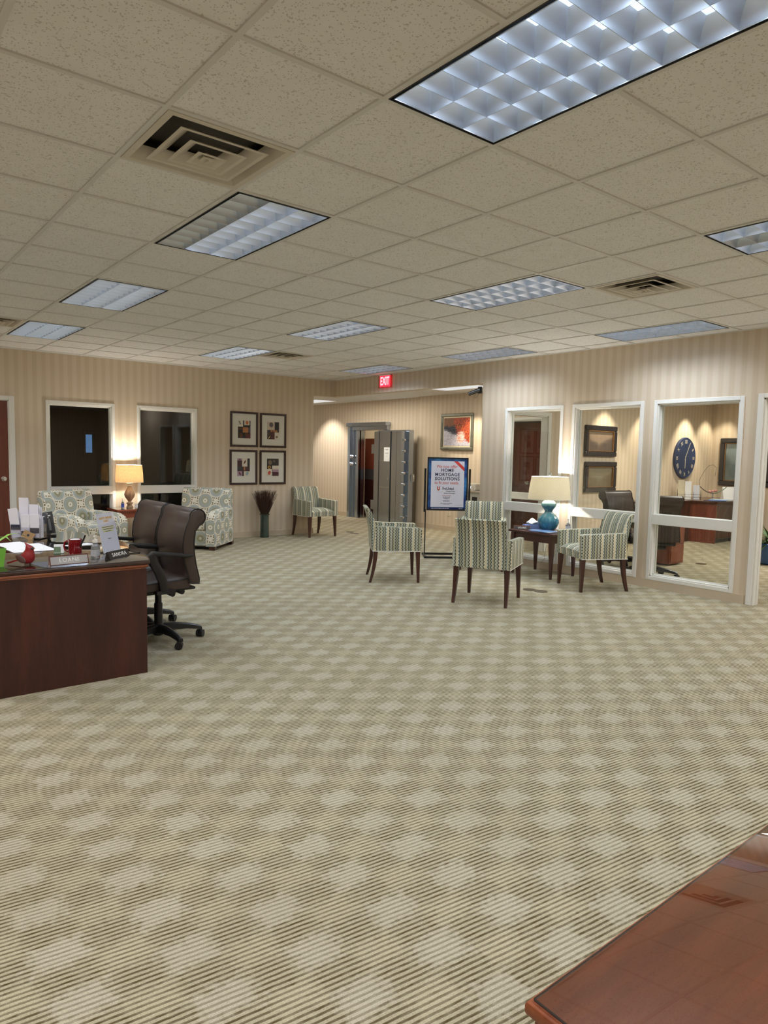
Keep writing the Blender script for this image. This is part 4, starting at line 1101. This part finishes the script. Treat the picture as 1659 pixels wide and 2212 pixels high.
# ------------------------------------------------------------------ brown leather office chairs (front = +X)
def office_chair():
    t = thing('office_chair', '', 'office chair', group='brown leather office chairs')
    def ribbon(front, rear, w):
        mb = MB(); mb.prism(front+rear, -w, w, 'y', b=.014, seg=2); return mb
    # back with scrolled top; x negative is the rear
    front = [(-.150, .48), (-.125, .56), (-.098, .66), (-.088, .75), (-.096, .84), (-.118, .92), (-.140, .965)]
    roll = []
    cx, cz, r = -.206, .985, .066
    for k in range(11):
        a = math.radians(150-k*27-10*0)
        a = math.radians(25+ (k)*23)
        roll.append((cx+r*math.cos(a), cz+r*math.sin(a)))
    rear = [(-.190, .88), (-.180, .80), (-.180, .72), (-.195, .62), (-.220, .52), (-.222, .475)]
    mb = ribbon(front+roll, rear, .275); mb.build('backrest', M_leather, t, smooth=45)
    # side piping and centre seam
    for s_ in (-1, 1):
        loop = front+roll+rear
        MB().tube([(x, s_*.270, z) for x, z in loop], .0045, 6, closed=True).build('piping', M_pipe, t, smooth=True)
    s = MB(); secs = []
    for u in range(11):
        x = -.15+u*.045; zt = .535-.02*math.sin(PI*u/10)-(.045*((u-8)/2)**2 if u > 8 else 0); w = .255-(.02*((u-8)/2)**2 if u > 8 else 0)
        ring = [(x, -w, .445), (x, -w, zt-.02), (x, -w+.025, zt), (x, -.1, zt-.008), (x, 0, zt-.012), (x, .1, zt-.008), (x, w-.025, zt), (x, w, zt-.02), (x, w, .445)]
        secs.append(ring)
    s.loft(secs); s.build('seat', M_leather, t, smooth=50)
    MB().tube([(-.15, -.257, .52), (.2, -.257, .50)], .004, 6).tube([(-.15, .257, .52), (.2, .257, .50)], .004, 6).build('seat_piping', M_pipe, t)
    MB().box(-.21, .22, -.23, .23, .425, .448, b=.01).build('seat_pan', M_black, t)
    for s_ in (-1, 1):
        a = MB()
        path = [(-.165, .700, .018), (-.10, .700, .022), (0, .712, .022), (.10, .727, .023), (.140, .732, .024), (.155, .716, .024), (.135, .66, .024), (.100, .60, .026), (.07, .52, .028), (.06, .44, .028)]
        pts = []
        for x, z, r in path: pts.append((x, s_*.27, z))
        secs = []
        for i, (x, z, r) in enumerate(path):
            p0 = path[max(0, i-1)]; p1 = path[min(len(path)-1, i+1)]
            d = Vector((p1[0]-p0[0], 0, p1[1]-p0[1])).normalized(); nrm = Vector((d.z, 0, -d.x))
            c0 = Vector((x, s_*.271, z)); hw_ = .026; th = .015 if i < 5 else .029
            if i == 0: th = .006
            secs.append([tuple(c0+nrm*th*b1+Vector((0, hw_*b2, 0))) for b1, b2 in ((-1,-.8),(-.5,-1),(.5,-1),(1,-.8),(1,.8),(.5,1),(-.5,1),(-1,.8))])
        a.loft(secs); a.box(-.02, .12, s_*.20, s_*.30, .425, .45); a.build('armrest', M_black, t, smooth=45)
    m_ = MB(); m_.box(-.13, .14, -.10, .10, .385, .43, b=.01); m_.cyl((-.14, .13, .395), (-.14, -.13, .395), .022); m_.cyl((-.07, .12, .38), (-.07, -.12, .38), .020); m_.build('tilt_mechanism', M_black, t, smooth=40)
    MB().tube([(.05, -.08, .40), (.05, -.25, .395)], .006, 6).build('lever', M_black, t)
    MB().lathe([(.032, .05), (.032, .30), (.025, .30), (.025, .40)], n=18).build('gas_column', M_black, t, smooth=30)
    hub = MB(); hub.lathe([(.03, .045), (.042, .055), (.046, .12), (.034, .14)], n=20); hub.build('hub', M_black, t, smooth=30)
    for k in range(5):
        a = math.radians(98+k*72)
        l = MB(); secs = []
        for d, z, w, h in ((.03, .105, .034, .032), (.12, .110, .030, .028), (.22, .100, .026, .021), (.30, .084, .023, .017), (.335, .070, .020, .014)):
            c, s2 = math.cos(a), math.sin(a)
            secs.append([(d*c-y*s2, d*s2+y*c, z+dz) for y, dz in ((-w, -h), (w, -h), (w*.8, h*.6), (w*.3, h), (-w*.3, h), (-w*.8, h*.6))])
        l.loft(secs); lg = l.build('base_arm', M_black, t, smooth=40)
        cx_, cy_ = .330*math.cos(a), .330*math.sin(a); b_ = a+.9
        w = MB(); wx, wy = math.cos(b_+PI/2), math.sin(b_+PI/2); ox, oy = -.012*math.cos(b_), -.012*math.sin(b_)
        for q in (-1, 1): w.cyl((cx_+ox+wx*.006*q, cy_+oy+wy*.006*q, .029), (cx_+ox+wx*.026*q, cy_+oy+wy*.026*q, .029), .029, n=18)
        w.cyl((cx_, cy_, .03), (cx_, cy_, .07), .010)
        w.build('caster', M_black, t, smooth=40)
    return t
oc = office_chair(); oc['label'] = 'brown leather office chair nearest the camera, beside the reception desk'
oc.location = (.872, 3.07, 0); oc.rotation_euler = (0, 0, PI)
dup(oc, 'brown leather office chair just behind the other one at the reception desk', (.885, 3.678, 0), R(180))
dup(oc, 'dark leather office chair inside the glass-walled office, seen from its side', (7.50, 3.16, 0), R(-97))
dup(oc, 'dark office chair turned away behind the left edge of the right office window', (7.02, 2.50, 0), R(52))
# ------------------------------------------------------------------ things on the reception desk
def T(name, label, cat, x, y, rz=0, group=None, z=DZ): return thing(name, label, cat, (x, y, z), R(rz), group)
VA = -38.7   # direction that runs to the right across the photo
# cardinal figurine, beak to +X
M_red = plain('cardinal_red', S(140,22,26), .45, var=.2, vs=60); M_wing = plain('cardinal_wing', S(86,52,48), .6, var=.4, vs=120)
t = T('cardinal_figurine', 'red ceramic cardinal figurine standing on the reception desk', 'figurine', -.165, 2.50, VA)
b = MB(); secs = []
for x, z, rx, rz_ in ((-.052,.040,.012,.012),(-.040,.045,.026,.026),(-.020,.050,.038,.036),(.002,.054,.043,.042),(.022,.062,.038,.044),(.030,.082,.030,.036),(.030,.098,.025,.020),(.030,.108,.024,.010)): pass
prof = [(.0,.012,.004,.004),(.002,.016,.030,.026),(.004,.030,.042,.036),(.004,.048,.046,.038),(.008,.064,.042,.035),(.014,.080,.033,.028),(.019,.094,.026,.022),(.022,.106,.025,.021),(.020,.117,.022,.018),(.012,.126,.013,.012),(-.002,.136,.006,.005),(-.010,.143,.001,.001)]
secs = [[(cx+rx*math.cos(a), ry*math.sin(a), z) for a in [2*PI*i/24 for i in range(24)]] for cx, z, rx, ry in prof]
b.loft(secs); b.build('body', M_red, t, smooth=70)
MB().loft([[(x+dx, dy, z+dz) for dx, dy, dz in ((0,-w,-.004),(0,w,-.004),(0,w*.8,.006),(0,-w*.8,.006))] for x, z, w in ((-.03,.038,.02),(-.07,.026,.014),(-.105,.014,.011),(-.118,.011,.006))]).build('tail', M_red, t)
for s_ in (-1, 1):
    M2 = Matrix.Translation((-.018, s_*.033, .044)) @ Matrix.Rotation(R(28), 4, 'Y') @ Matrix.Rotation(s_*R(12), 4, 'Z')
    MB().ell((0,0,0), (.040,.009,.020), M=Matrix()).build('wing', M_wing, t, smooth=True).matrix_local = M2
MB().ell((.037, 0, .106), (.012,.017,.010)).build('face_mask', M_black, t, smooth=True)
MB().loft([[(.044+u*.014, (1-u)*.006*math.cos(a), .105+(1-u)*.006*math.sin(a)) for a in [2*PI*i/10 for i in range(10)]] for u in (0, .5, .97)]).build('beak', plain('beak_orange', S(196,96,48), .4), t, smooth=True)
for s_ in (-1, 1): MB().box(-.004, .022, s_*.014-.005, s_*.014+.005, 0, .014, b=.002).build('foot', plain('foot_grey', S(110,96,84), .5), t)

nameplate('wide LOANS name plate glaring white on the reception desk in front of the red mug', 'LOANS', (.062, 2.425, DZ), R(4), .235, .058, M_plw, plain('silver_plate', (.62,.62,.66), .28, 1), M_plw2)
nameplate('dark brown SANDRA name plate at the right end of the reception desk', 'SANDRA', (.405, 2.55, DZ), R(36), .215, .048, M_plb, M_plb, M_plw2, size=.036)
t = T('sanitizer_bottle', 'clear hand sanitizer pump bottle on the reception desk beside the red mug', 'bottle', .268, 2.585, -120)
pf = [(.033,0),(.037,.004),(.038,.06),(.034,.082),(.020,.096),(.014,.100),(.014,.106)]
MB().lathe(pf, n=28, sy=.75).build('bottle_body', M_gel, t, smooth=True)
MB().lathe([(.0385,.018),(.0385,.060)], n=28, sy=.76, cap=False).build('bottle_label', plain('clear_label', (.75,.78,.84), .3, alpha=.45), t, smooth=True)
MB().lathe([(.0165,.104),(.0165,.122),(.006,.124),(.006,.140),(.010,.141),(.010,.150)], n=18).box(-.006, .030, -.006, .006, .144, .150, b=.002).build('pump', M_white, t, smooth=True)
# acrylic sign
t = T('acrylic_sign', 'slanted clear acrylic sign holder with a vault notice on the reception desk', 'sign', .445, 2.80, 42)
tl = R(-12)
o = MB().box(-.109, .109, -.0035, .0035, 0, .285, b=.001).build('acrylic_panel', M_acryl, t); o.rotation_euler = (tl, 0, 0)
s2 = MB().box(-.107, .107, -.001, .001, .004, .281).build('sheet', plain('notice_paper', S(226,228,240), .5), o); s2.location = (0, 0, 0)
GO = plain('gold_ink', S(214,160,30), .5); YL = plain('highlight_yellow', S(226,222,150), .5)
text('SAFETY DEPOSIT\nVAULT', .021, GO, s2, (.0, -.0018, .235), bold=.0004)
for z in (.183, .168, .153): MB().box(-.072+.012*(z < .16), .080-.02*(z < .16), -.0014, -.001, z-.005, z+.005).build('highlight', YL, s2)
lines(M_ink, s2, -.0022, [(.004, .183, .07, .0035), (.006, .168, .06, .0035), (-.002, .153, .035, .0035), (0, .10, .018, .0035)])
MB().box(-.109, .109, .0, .07, 0, .003).build('acrylic_foot', M_acryl, t)
# mug with pen
t = T('coffee_mug', 'dark red coffee mug with a pen in it on the reception desk', 'mug', .205, 2.83, 141)
M_mug = plain('mug_red', S(128,14,26), .15, coat=.6, var=.1, vs=300)
MB().lathe([(.040,0),(.043,.003),(.044,.10),(.0445,.104),(.041,.104),(.0405,.10),(.040,.006),(.001,.006)], n=36).build('mug_body', M_mug, t, smooth=50)
MB().tube([(.040, 0, .085), (.058, 0, .090), (.073, 0, .078), (.077, 0, .052), (.070, 0, .028), (.055, 0, .018), (.040, 0, .022)], .006, 10).build('handle', M_mug, t, smooth=True)
MB().lathe([(.0395,.099),(.030,.1045),(.001,.106)], n=24).build('contents', M_paper, t, smooth=True)
o = MB().cyl((0,0,0), (.045,0,.10), .0052).build('pen', M_black, smooth=True); o.location = (.222, 2.80, DZ+.035); o.rotation_euler = (0, 0, R(-38)); tag(o, 'black pen sticking out of the dark red mug', 'pen')
# photo card
t = T('photo_card', 'small standing photo card with green plants on the reception desk', 'card', .125, 2.93, -20)
MB().prism([(-.012, 0), (.018, 0), (.006, .062), (.003, .062)], -.032, .032, 'x').build('card', M_paper, t)
f = MB().box(-.031, .012, -.001, .0, .006, .046).build('photo', plain('plant_photo', S(96,120,92), .5, var=.6, vs=70), t); f.location = (0, -.013, 0); f.rotation_euler = (-R(14), 0, 0)
MB().box(-.034, .034, -.03, .02, 0, .002).build('card_foot', plain('green_card', S(80,110,84), .5), t)
# green planter at the left edge
t = T('planter', 'lime green square planter with a trailing leaf, cut by the left edge', 'planter', -.345, 2.55, 8)
MB().loft([[(-s, -s, z), (s, -s, z), (s, s, z), (-s, s, z)] for s, z in ((.050, 0), (.062, .115))]).build('pot', plain('lime_green', S(118,186,66), .45), t)
MB().box(-.055, .055, -.055, .055, .113, .118).build('soil', plain('soil', S(50,38,28), .9), t)
for k, (a, ln) in enumerate(((20, .24), (75, .20), (140, .16), (220, .15), (300, .14))):
    a = R(a); l = MB(); pts = []
    for u in (0, .25, .5, .75, 1): pts.append((ln*u*math.cos(a), ln*u*math.sin(a), .115+.16*math.sin(u*2.2)*.6-.03*u))
    secs = []
    for p_, w in zip(pts, (.004, .012, .013, .008, .001)):
        n_ = Vector((-math.sin(a), math.cos(a), 0)); P_ = Vector(p_)
        secs.append([tuple(P_-n_*w), tuple(P_-Vector((0,0,.002))), tuple(P_+n_*w), tuple(P_+Vector((0,0,.001)))])
    l.loft(secs); l.build('leaf', plain('leaf_green', S(130,176,70), .5, var=.2), t, smooth=60)
# papers
for k, (x, y, a, w, h, lb) in enumerate(((-.02, 3.40, 12, .216, .56, 'long white printed sheet lying flat on the reception desk behind the cardinal'), (.0, 3.30, 4, .28, .43, 'upper white printed sheet lying flat on the reception desk behind the cardinal'))):
    o = MB().box(-w/2, w/2, -h/2, h/2, 0, .0012).build('paper_sheet', plain('printed_sheet', S(240,242,248), .6, var=.04, vs=30)); o.location = (x, y, DZ+.0014*k); o.rotation_euler = (0, 0, R(a)); tag(o, lb, 'paper', 'paper sheets on the desk')
o = MB().box(-.10, .10, -.055, .055, 0, .001).build('envelope', M_paper); o.location = (.36, 3.30, DZ); o.rotation_euler = (0, 0, R(20)); tag(o, 'white envelope lying flat behind the red mug on the reception desk', 'envelope')
o = MB().cyl((0, 0, .004), (.09, .03, .004), .004).build('pen', M_black, smooth=True); o.location = (.505, 2.64, DZ); tag(o, 'dark pen lying on the desk beside the SANDRA plate', 'pen')
# brochure holder
t = T('brochure_holder', 'clear acrylic tiered brochure holder at the far left of the reception desk', 'brochure holder', .06, 3.83, VA)
PK = [(-.070, .10, .235, 'white leaflets leaning in the left front pocket of the brochure holder', -8), (.0, .10, .185, 'white leaflets in the middle front pocket of the brochure holder', 0), (.075, .10, .19, 'white leaflets with small print in the right pocket of the brochure holder', 0),
      (-.045, .165, .315, 'tallest white leaflets in the left rear pocket of the brochure holder', 0), (.035, .165, .262, 'white leaflets in the right rear pocket of the brochure holder', 0)]
g_ = MB(); g_.box(-.12, .12, .06, .19, 0, .004)
for x in (-.115, -.035, .035, .115): g_.box(x-.0015, x+.0015, .065, .185, 0, .11)
for y, h in ((.065, .09), (.125, .15), (.188, .20)): g_.box(-.115, .115, y-.0015, y+.0015, 0, h)
g_.build('acrylic_tray', M_acryl, t, fold=0)
MB().box(-.112, -.04, .068, .072, .07, .11).box(-.03, .03, .068, .072, .02, .06).box(.04, .112, .068, .072, .045, .085).build('dark_strip', plain('navy_card', S(44,48,72), .5), t, fold=0)
Mr = t.matrix_basis.copy() if False else Matrix.Translation(t.location) @ Matrix.Rotation(R(VA), 4, 'Z')
for px, py, h, lb, tilt in PK:
    for k in range(3):
        o = MB().box(-.037, .037, -.0035, .0035, 0, h-.012*k, b=.001).build('leaflet', plain('leaflet_white', S(232,230,240), .55, var=.05, vs=25) if k == 0 and px == -.070 else (bpy.data.materials.get('leaflet_white') or M_paper))
        w_ = Mr @ Vector((px+.006*k*(1 if px > 0 else -1), py-.022+.017*k, .006)); o.location = w_; o.rotation_euler = (0, R(tilt), R(VA)); tag(o, lb, 'leaflet', 'leaflets: '+lb)
o = MB().box(-.045, .045, -.001, .001, 0, .06).build('gift_card', plain('kraft_card', S(150,116,70), .5)); o.location = Mr @ Vector((.025, .035, .004)); o.rotation_euler = (R(-25), R(22), R(VA)); tag(o, 'small tan card with a dark emblem leaning against the brochure holder', 'card')
MB().lathe([(.010,0),(.010,.001)], n=16, M=Matrix.Translation((0, -.0012, .03)) @ Matrix.Rotation(PI/2, 4, 'X')).build('emblem', M_ink, o)
# two black standing cards (printed codes left out)
for k, (x, y, a, lb) in enumerate(((.265, 4.06, -18, 'front black standing card with white heading beside the brochure holder'), (.325, 4.13, -18, 'rear black standing card half hidden behind the other black card'))):
    t = T('table_card', lb, 'card', x, y, a, 'black standing cards')
    o = MB().box(-.062, .062, -.0015, .0015, 0, .185).build('card_panel', plain('black_card', S(18,18,20), .4), t); o.rotation_euler = (R(-14), R(-9), 0)
    lines(M_plw2, o, -.003, [(0, .170, .022, .010), (0, .152, .042, .010), (0, .136, .026, .009)])
    MB().box(-.036, .036, -.0022, -.0016, .025, .125).build('grey_square', plain('grey_print', S(120,120,124), .5, var=.25, vs=40), o)
    MB().box(-.062, .062, 0, .06, 0, .002).build('card_foot', M_black, t)

# ------------------------------------------------------------------ office behind the glass
M_blkf = plain('black_ornate_frame', S(22,24,34), .25, coat=.5); M_goldm = plain('gold_inner_molding', S(150,112,70), .35, metal=.6, var=.5, vs=40)
def sepia(nm, a, b_, c):
    m, tt, bb = newmat(nm); v, x, y, z = coords(tt, 'Generated')
    n = noise(tt, v, 4, 4, .6)
    k = (z+(n-.5)*.5-(x-.45).abs()*.9).smooth(.1, .45)
    cc = mixc(tt, k, a, c); cc = mixc(tt, (n*.8), cc, b_); tt.links.new(cc, bb.inputs['Base Color']); return m
def ornate(label, w, h, loc, rz, art, fwid=.085):
    t = thing('framed_picture', label, 'picture', loc, rz, 'dark framed pictures in the office')
    w2, h2 = w/2, h/2
    f = MB()
    for (x0, x1, z0, z1) in ((-w2, w2, h2-fwid, h2), (-w2, w2, -h2, -h2+fwid), (-w2, -w2+fwid, -h2+fwid, h2-fwid), (w2-fwid, w2, -h2+fwid, h2-fwid)): f.box(x0, x1, -.05, 0, z0, z1, b=.018, seg=3)
    f.build('frame', M_blkf, t, fold=0)
    r = MB(); a, b_ = w2-fwid, h2-fwid; e = .014
    for (x0, x1, z0, z1) in ((-a, a, b_-e, b_), (-a, a, -b_, -b_+e), (-a, -a+e, -b_+e, b_-e), (a-e, a, -b_+e, b_-e)): r.box(x0, x1, -.042, -.004, z0, z1, b=.003)
    r.build('inner_molding', M_goldm, t, fold=0)
    MB().box(-a+e, a-e, -.012, -.004, -b_+e, b_-e).build('art_print', art, t)
    MB().box(-a+e, a-e, -.016, -.014, -b_+e, b_-e).build('glazing', M_glass, t)
    return t
ornate('upper dark framed sepia canyon picture behind the middle office window', .90, .52, (9.09, YC, 1.785), 0, sepia('canyon_art', S(78,68,72), S(120,96,84), S(190,160,140)))
ornate('lower dark framed sepia field picture behind the middle office window', .90, .52, (9.12, YC, 1.180), 0, sepia('field_art', S(96,80,62), S(140,120,92), S(150,140,126)))
ornate('large dark framed blue landscape behind the right office window', 1.0, .95, (XE, 4.03, 1.475), R(-90), sepia('landscape_art', S(110,124,130), S(140,150,156), S(186,200,206)), .10)
t = thing('wall_clock', 'large round dark blue wall clock with roman numerals behind the right window', 'clock', (11.90, YC, 1.535), 0)
M_clk = plain('clock_blue', S(38,54,88), .4, var=.35, vs=6); M_clkn = plain('clock_numeral', S(196,188,170), .5)
MB().lathe([(.40,0),(.40,.03),(.385,.04),(.38,.035),(.001,.035)], n=64, M=Matrix.Rotation(PI/2, 4, 'X')).build('clock_face', M_clk, t, smooth=30)
NUM = ['XII','I','II','III','IIII','V','VI','VII','VIII','IX','X','XI']
for k, s_ in enumerate(NUM):
    a = 2*PI*k/12; q = text(s_, .10, M_clkn, t, (.31*math.sin(a), -.0365, .31*math.cos(a)), (PI/2, a, 0), name='numeral', sx=.75, bold=.001); q.rotation_mode = 'XYZ'; q.rotation_euler = Euler((PI/2, 0, 0)).to_matrix().to_4x4().to_euler(); q.rotation_euler = (Matrix.Rotation(a, 4, 'Y') @ Matrix.Rotation(PI/2, 4, 'X')).to_euler()
for a, ln, w in ((R(28), .30, .006), (R(181), .20, .009)):
    o = MB().box(-w, w, -.041, -.038, -.04, ln, b=.001).build('clock_hand', M_clkn, t); o.rotation_euler = (0, a, 0)
# office desk
t = thing('office_desk', 'mahogany desk with papers in the corner of the glass-walled office', 'desk', (11.30, 3.74, 0))
MB().box(-.03, 1.5, -.03, .93, .725, .76, b=.004).build('desk_top', M_dark, t)
MB().box(0, .03, 0, .90, .0, .725).build('front_panel', m_wood('office_desk_wood', S(104,48,34), S(140,72,50), .35, .2), t)
MB().box(.03, 1.45, .04, .07, .08, .725).build('side_panel', M_dark, t)  # darker wood than the front: kneehole shadow put into the colour
MB().box(.03, 1.45, .05, .88, .0, .06).build('plinth', M_black, t)
MB().box(-1.5, -.031, .45, .95, .725, .76, b=.004).build('return_top', M_dark, t)
MB().box(-1.47, -.031, .47, .50, .0, .725).build('return_panel', M_dark, t)
OZ = .7605
t = thing('pedestal_cabinet', 'reddish wooden pedestal cabinet behind the office chair in the office', 'cabinet', (8.10, 2.95, 0))
MB().box(0, .38, -.12, .42, .02, .56, b=.004).build('cabinet_body', m_wood('credenza_wood', S(122,62,42), S(150,86,58), .4, .1), t)
MB().box(-.01, .39, -.13, .43, .56, .585, b=.006).build('cabinet_top', M_dark, t)
for k in range(2): MB().box(.02, .36, -.132, -.12, .05+k*.26, .29+k*.26, b=.004).build('drawer', m_wood('credenza_wood2', S(122,62,42), S(150,86,58), .4, .1), t)
# items on the office desk
t = thing('brochure_rack', 'wire rack of white brochures on the office desk under the clock', 'brochure rack', (11.42, 4.32, OZ), R(-60))
f = MB()
for x in (-.2, -.07, .07, .2):
    f.tube([(x, -.06, 0), (x, -.06, .10), (x, .06, .18), (x, .06, 0)], .003, 6)
for z in (.05, .10): f.tube([(-.2, -.06, z), (.2, -.06, z)], .003, 6)
f.build('wire_frame', M_black, t, fold=0)
rack = Matrix.Translation((11.42, 4.32, OZ)) @ Matrix.Rotation(R(-60), 4, 'Z')
for x, h, m_, lb in ((-.14, .36, plain('brochure_tan', S(206,196,170), .5, var=.3, vs=20), 'tall tan and brown brochure in the left slot of the office rack'), (-.02, .34, M_paper, 'tall white brochure in the middle slot of the office rack'), (.12, .27, plain('brochure_grey', S(214,216,226), .5), 'shorter pale brochure in the right slot of the office rack')):
    o = MB().box(-.055, .055, -.012, .012, 0, h, b=.002).build('brochure', m_); o.location = rack @ Vector((x, 0, .002)); o.rotation_euler = (R(-8), 0, R(-60)); tag(o, lb, 'brochure', 'brochures in the office rack')
t = thing('glass_dish', 'wavy green glass dish with curled wire on the office desk', 'dish', (11.80, 4.06, OZ), R(-50))
secs = []
for i in range(13):
    u = i/12*2-1; x = u*.24; z = .12+.13*u*u; w = .05*(1-.5*u*u)
    secs.append([(x, -w, z+.01), (x, -w*.4, z), (x, w*.4, z), (x, w, z+.01), (x, w*.4, z+.006), (x, -w*.4, z+.006)])
MB().loft(secs).build('dish', plain('green_dish_glass', S(70,120,96), .12, trans=.3), t, smooth=60)
MB().lathe([(.05,0),(.05,.01),(.012,.02),(.012,.11),(.02,.12)], n=16).build('stem', M_chrome, t, smooth=40)
MB().tube([(-.24,0,.25), (-.25,0,.36), (-.18,0,.52), (-.10,0,.64), (-.02,0,.66), (.04,0,.60), (.02,0,.45)], .003, 6).build('wire_loop', M_black, t, smooth=True)
for k in range(3): MB().ell((-.06+.05*k, -.02, .155+.01*k), (.035,.03,.025)).build('candy', plain('candy_pink', S(190,130,120), .3, var=.4, vs=60), t, smooth=True)
t = thing('calendar', 'white tent calendar standing on the office desk', 'calendar', (12.30, 4.0, OZ), R(-40))
MB().prism([(-.07, 0), (.07, 0), (.0, .24)], -.12, .12, 'x').build('calendar_block', M_paper, t)
MB().box(.121, .124, -.07, .0, .0, .2).build('calendar_edge', M_blueplast, t)
rr = random.Random(9)
for k, lb in enumerate(('glossy dark magazine lying at the edge of the office desk', 'blue magazine fanned on the office desk', 'pale blue magazine on top of the fan on the office desk')):
    o = MB().box(-.12, .12, -.15, .15, 0, .01, b=.002).build('magazine', M_mag[(2, 0, 1)[k]]); o.location = (11.46+.05*k, 3.95-.05*k, OZ+.0105*k) if False else (11.50+.10*k, 3.87-.01*k, OZ+.0105*k) ; o.rotation_euler = (0, 0, R(20*k)); tag(o, lb, 'magazine', 'magazines on the office desk')
t = thing('potted_plant', 'green potted plant glimpsed through the office doorway at the right edge', 'plant', (9.6, 2.10, 0))
MB().lathe([(.12,0),(.16,.02),(.18,.30),(.17,.31),(.001,.29)], n=24).build('pot', plain('blue_pot', S(40,90,150), .3, coat=.5), t, smooth=40)
fo = MB(); rr = random.Random(4)
for k in range(70):
    a = rr.uniform(0, 2*PI); el = rr.uniform(.2, 1.3); ln = rr.uniform(.25, .6); secs = []
    d = Vector((math.cos(a)*math.cos(el), math.sin(a)*math.cos(el), math.sin(el))); n_ = d.cross(Vector((0,0,1))).normalized()
    for u, w in ((.0,.004),(.35,.02),(.7,.018),(1,.001)):
        P_ = Vector((0,0,.3))+d*ln*u-Vector((0,0,.18*u*u)); secs.append([tuple(P_-n_*w), tuple(P_+n_*w), tuple(P_+Vector((0,0,.002)))])
    fo.loft(secs)
o = fo.build('foliage', plain('foliage_green', S(62,92,44), .5, var=.3), t, fold=0)
# framed pane added in the dark office, its blue glow is plain emission
t = thing('blue_glow_pane', 'narrow blue pane with an added glow in the dark office behind the left window', 'glowing pane', (2.965, 12.39, 1.585), 0)
MB().box(-.11, .11, -.02, 0, -.25, .25, b=.004).build('frame', M_blkf, t); MB().box(-.06, .06, -.024, -.021, -.18, .18).build('glow_sheet', plain('pane_glow', (.05,.1,.2), .4, emit=(.20,.42,.85), es=.30, var=.5, vs=14), t)

# ------------------------------------------------------------------ extra real light: downlights, windows
spot((7.65, 11.9, 2.67), (8.5, 11.9, 1.1), 110, 85, (1,.93,.84))
spot((7.9, 7.0, 2.67), (8.42, 6.95, 0.9), 75, 75)
area((7.4, 9.6, 2.66), .6, 2.6, 34, (1,.93,.8), name='corridor_lamp'); area((7.2, 6.2, 2.66), .6, 1.2, 16, (1,.93,.8), name='corridor_lamp')
area((7.1, 14.9, 1.55), 2.0, 1.2, 190, (.66,.80,1), (PI/2, 0, 0), name='corridor_window')
for x, w in ((9.2, 80), (10.4, 75), (11.9, 100), (12.7, 60)): spot((x, YC-.45, 2.70), (x, YC-.02, 1.0), w, 70)
area((9.6, 2.2, 2.715), 2.4, 1.2, 80, (1,.95,.86), name='office_lamp'); area((9.6, -2.0, 2.715), 2.4, 1.2, 70, (1,.95,.86), name='office_lamp')
area((9.3, 6.6, 2.5), .5, .5, 5, (1,.9,.8), name='back_office_lamp'); area((9.8, 10.4, 2.48), .8, .8, 10, (1,.9,.75), name='vault_lamp')

# ------------------------------------------------------------------ camera and colour
cam = bpy.data.cameras.new('camera'); co = bpy.data.objects.new('camera', cam); col.objects.link(co)
yaw, pitch, roll, f = 0.67631249, -0.08357541, 0.02021108, 1489.798
sy_, cy_ = math.sin(yaw), math.cos(yaw); sp, cp = math.sin(pitch), math.cos(pitch)
fw_ = Vector((sy_*cp, cy_*cp, sp)); rt = Vector((cy_, -sy_, 0)); up = rt.cross(fw_)
r2 = rt*math.cos(roll)+up*math.sin(roll); u2 = up*math.cos(roll)-rt*math.sin(roll)
m = Matrix((r2, u2, -fw_)).transposed().to_4x4(); m.translation = (CAMX, CAMY, CAMZ); co.matrix_world = m
cam.sensor_fit = 'VERTICAL'; cam.sensor_height = 36; cam.sensor_width = 27; cam.lens = f/2212*36; cam.clip_start = .02
sc.camera = co
w = bpy.data.worlds.new('world'); sc.world = w; w.use_nodes = True
w.node_tree.nodes['Background'].inputs[0].default_value = (.02,.025,.035,1)
sc.view_settings.view_transform = 'Standard'; sc.view_settings.look = 'None'; sc.view_settings.gamma = 1; sc.view_settings.use_curve_mapping = False
sc.view_settings.exposure = 0.38
sc.cycles.max_bounces = 8; sc.cycles.diffuse_bounces = 5; sc.cycles.glossy_bounces = 4; sc.cycles.transparent_max_bounces = 16
sc.cycles.sample_clamp_indirect = 6; sc.cycles.use_denoising = True
sc.cycles.caustics_reflective = True; sc.cycles.caustics_refractive = False
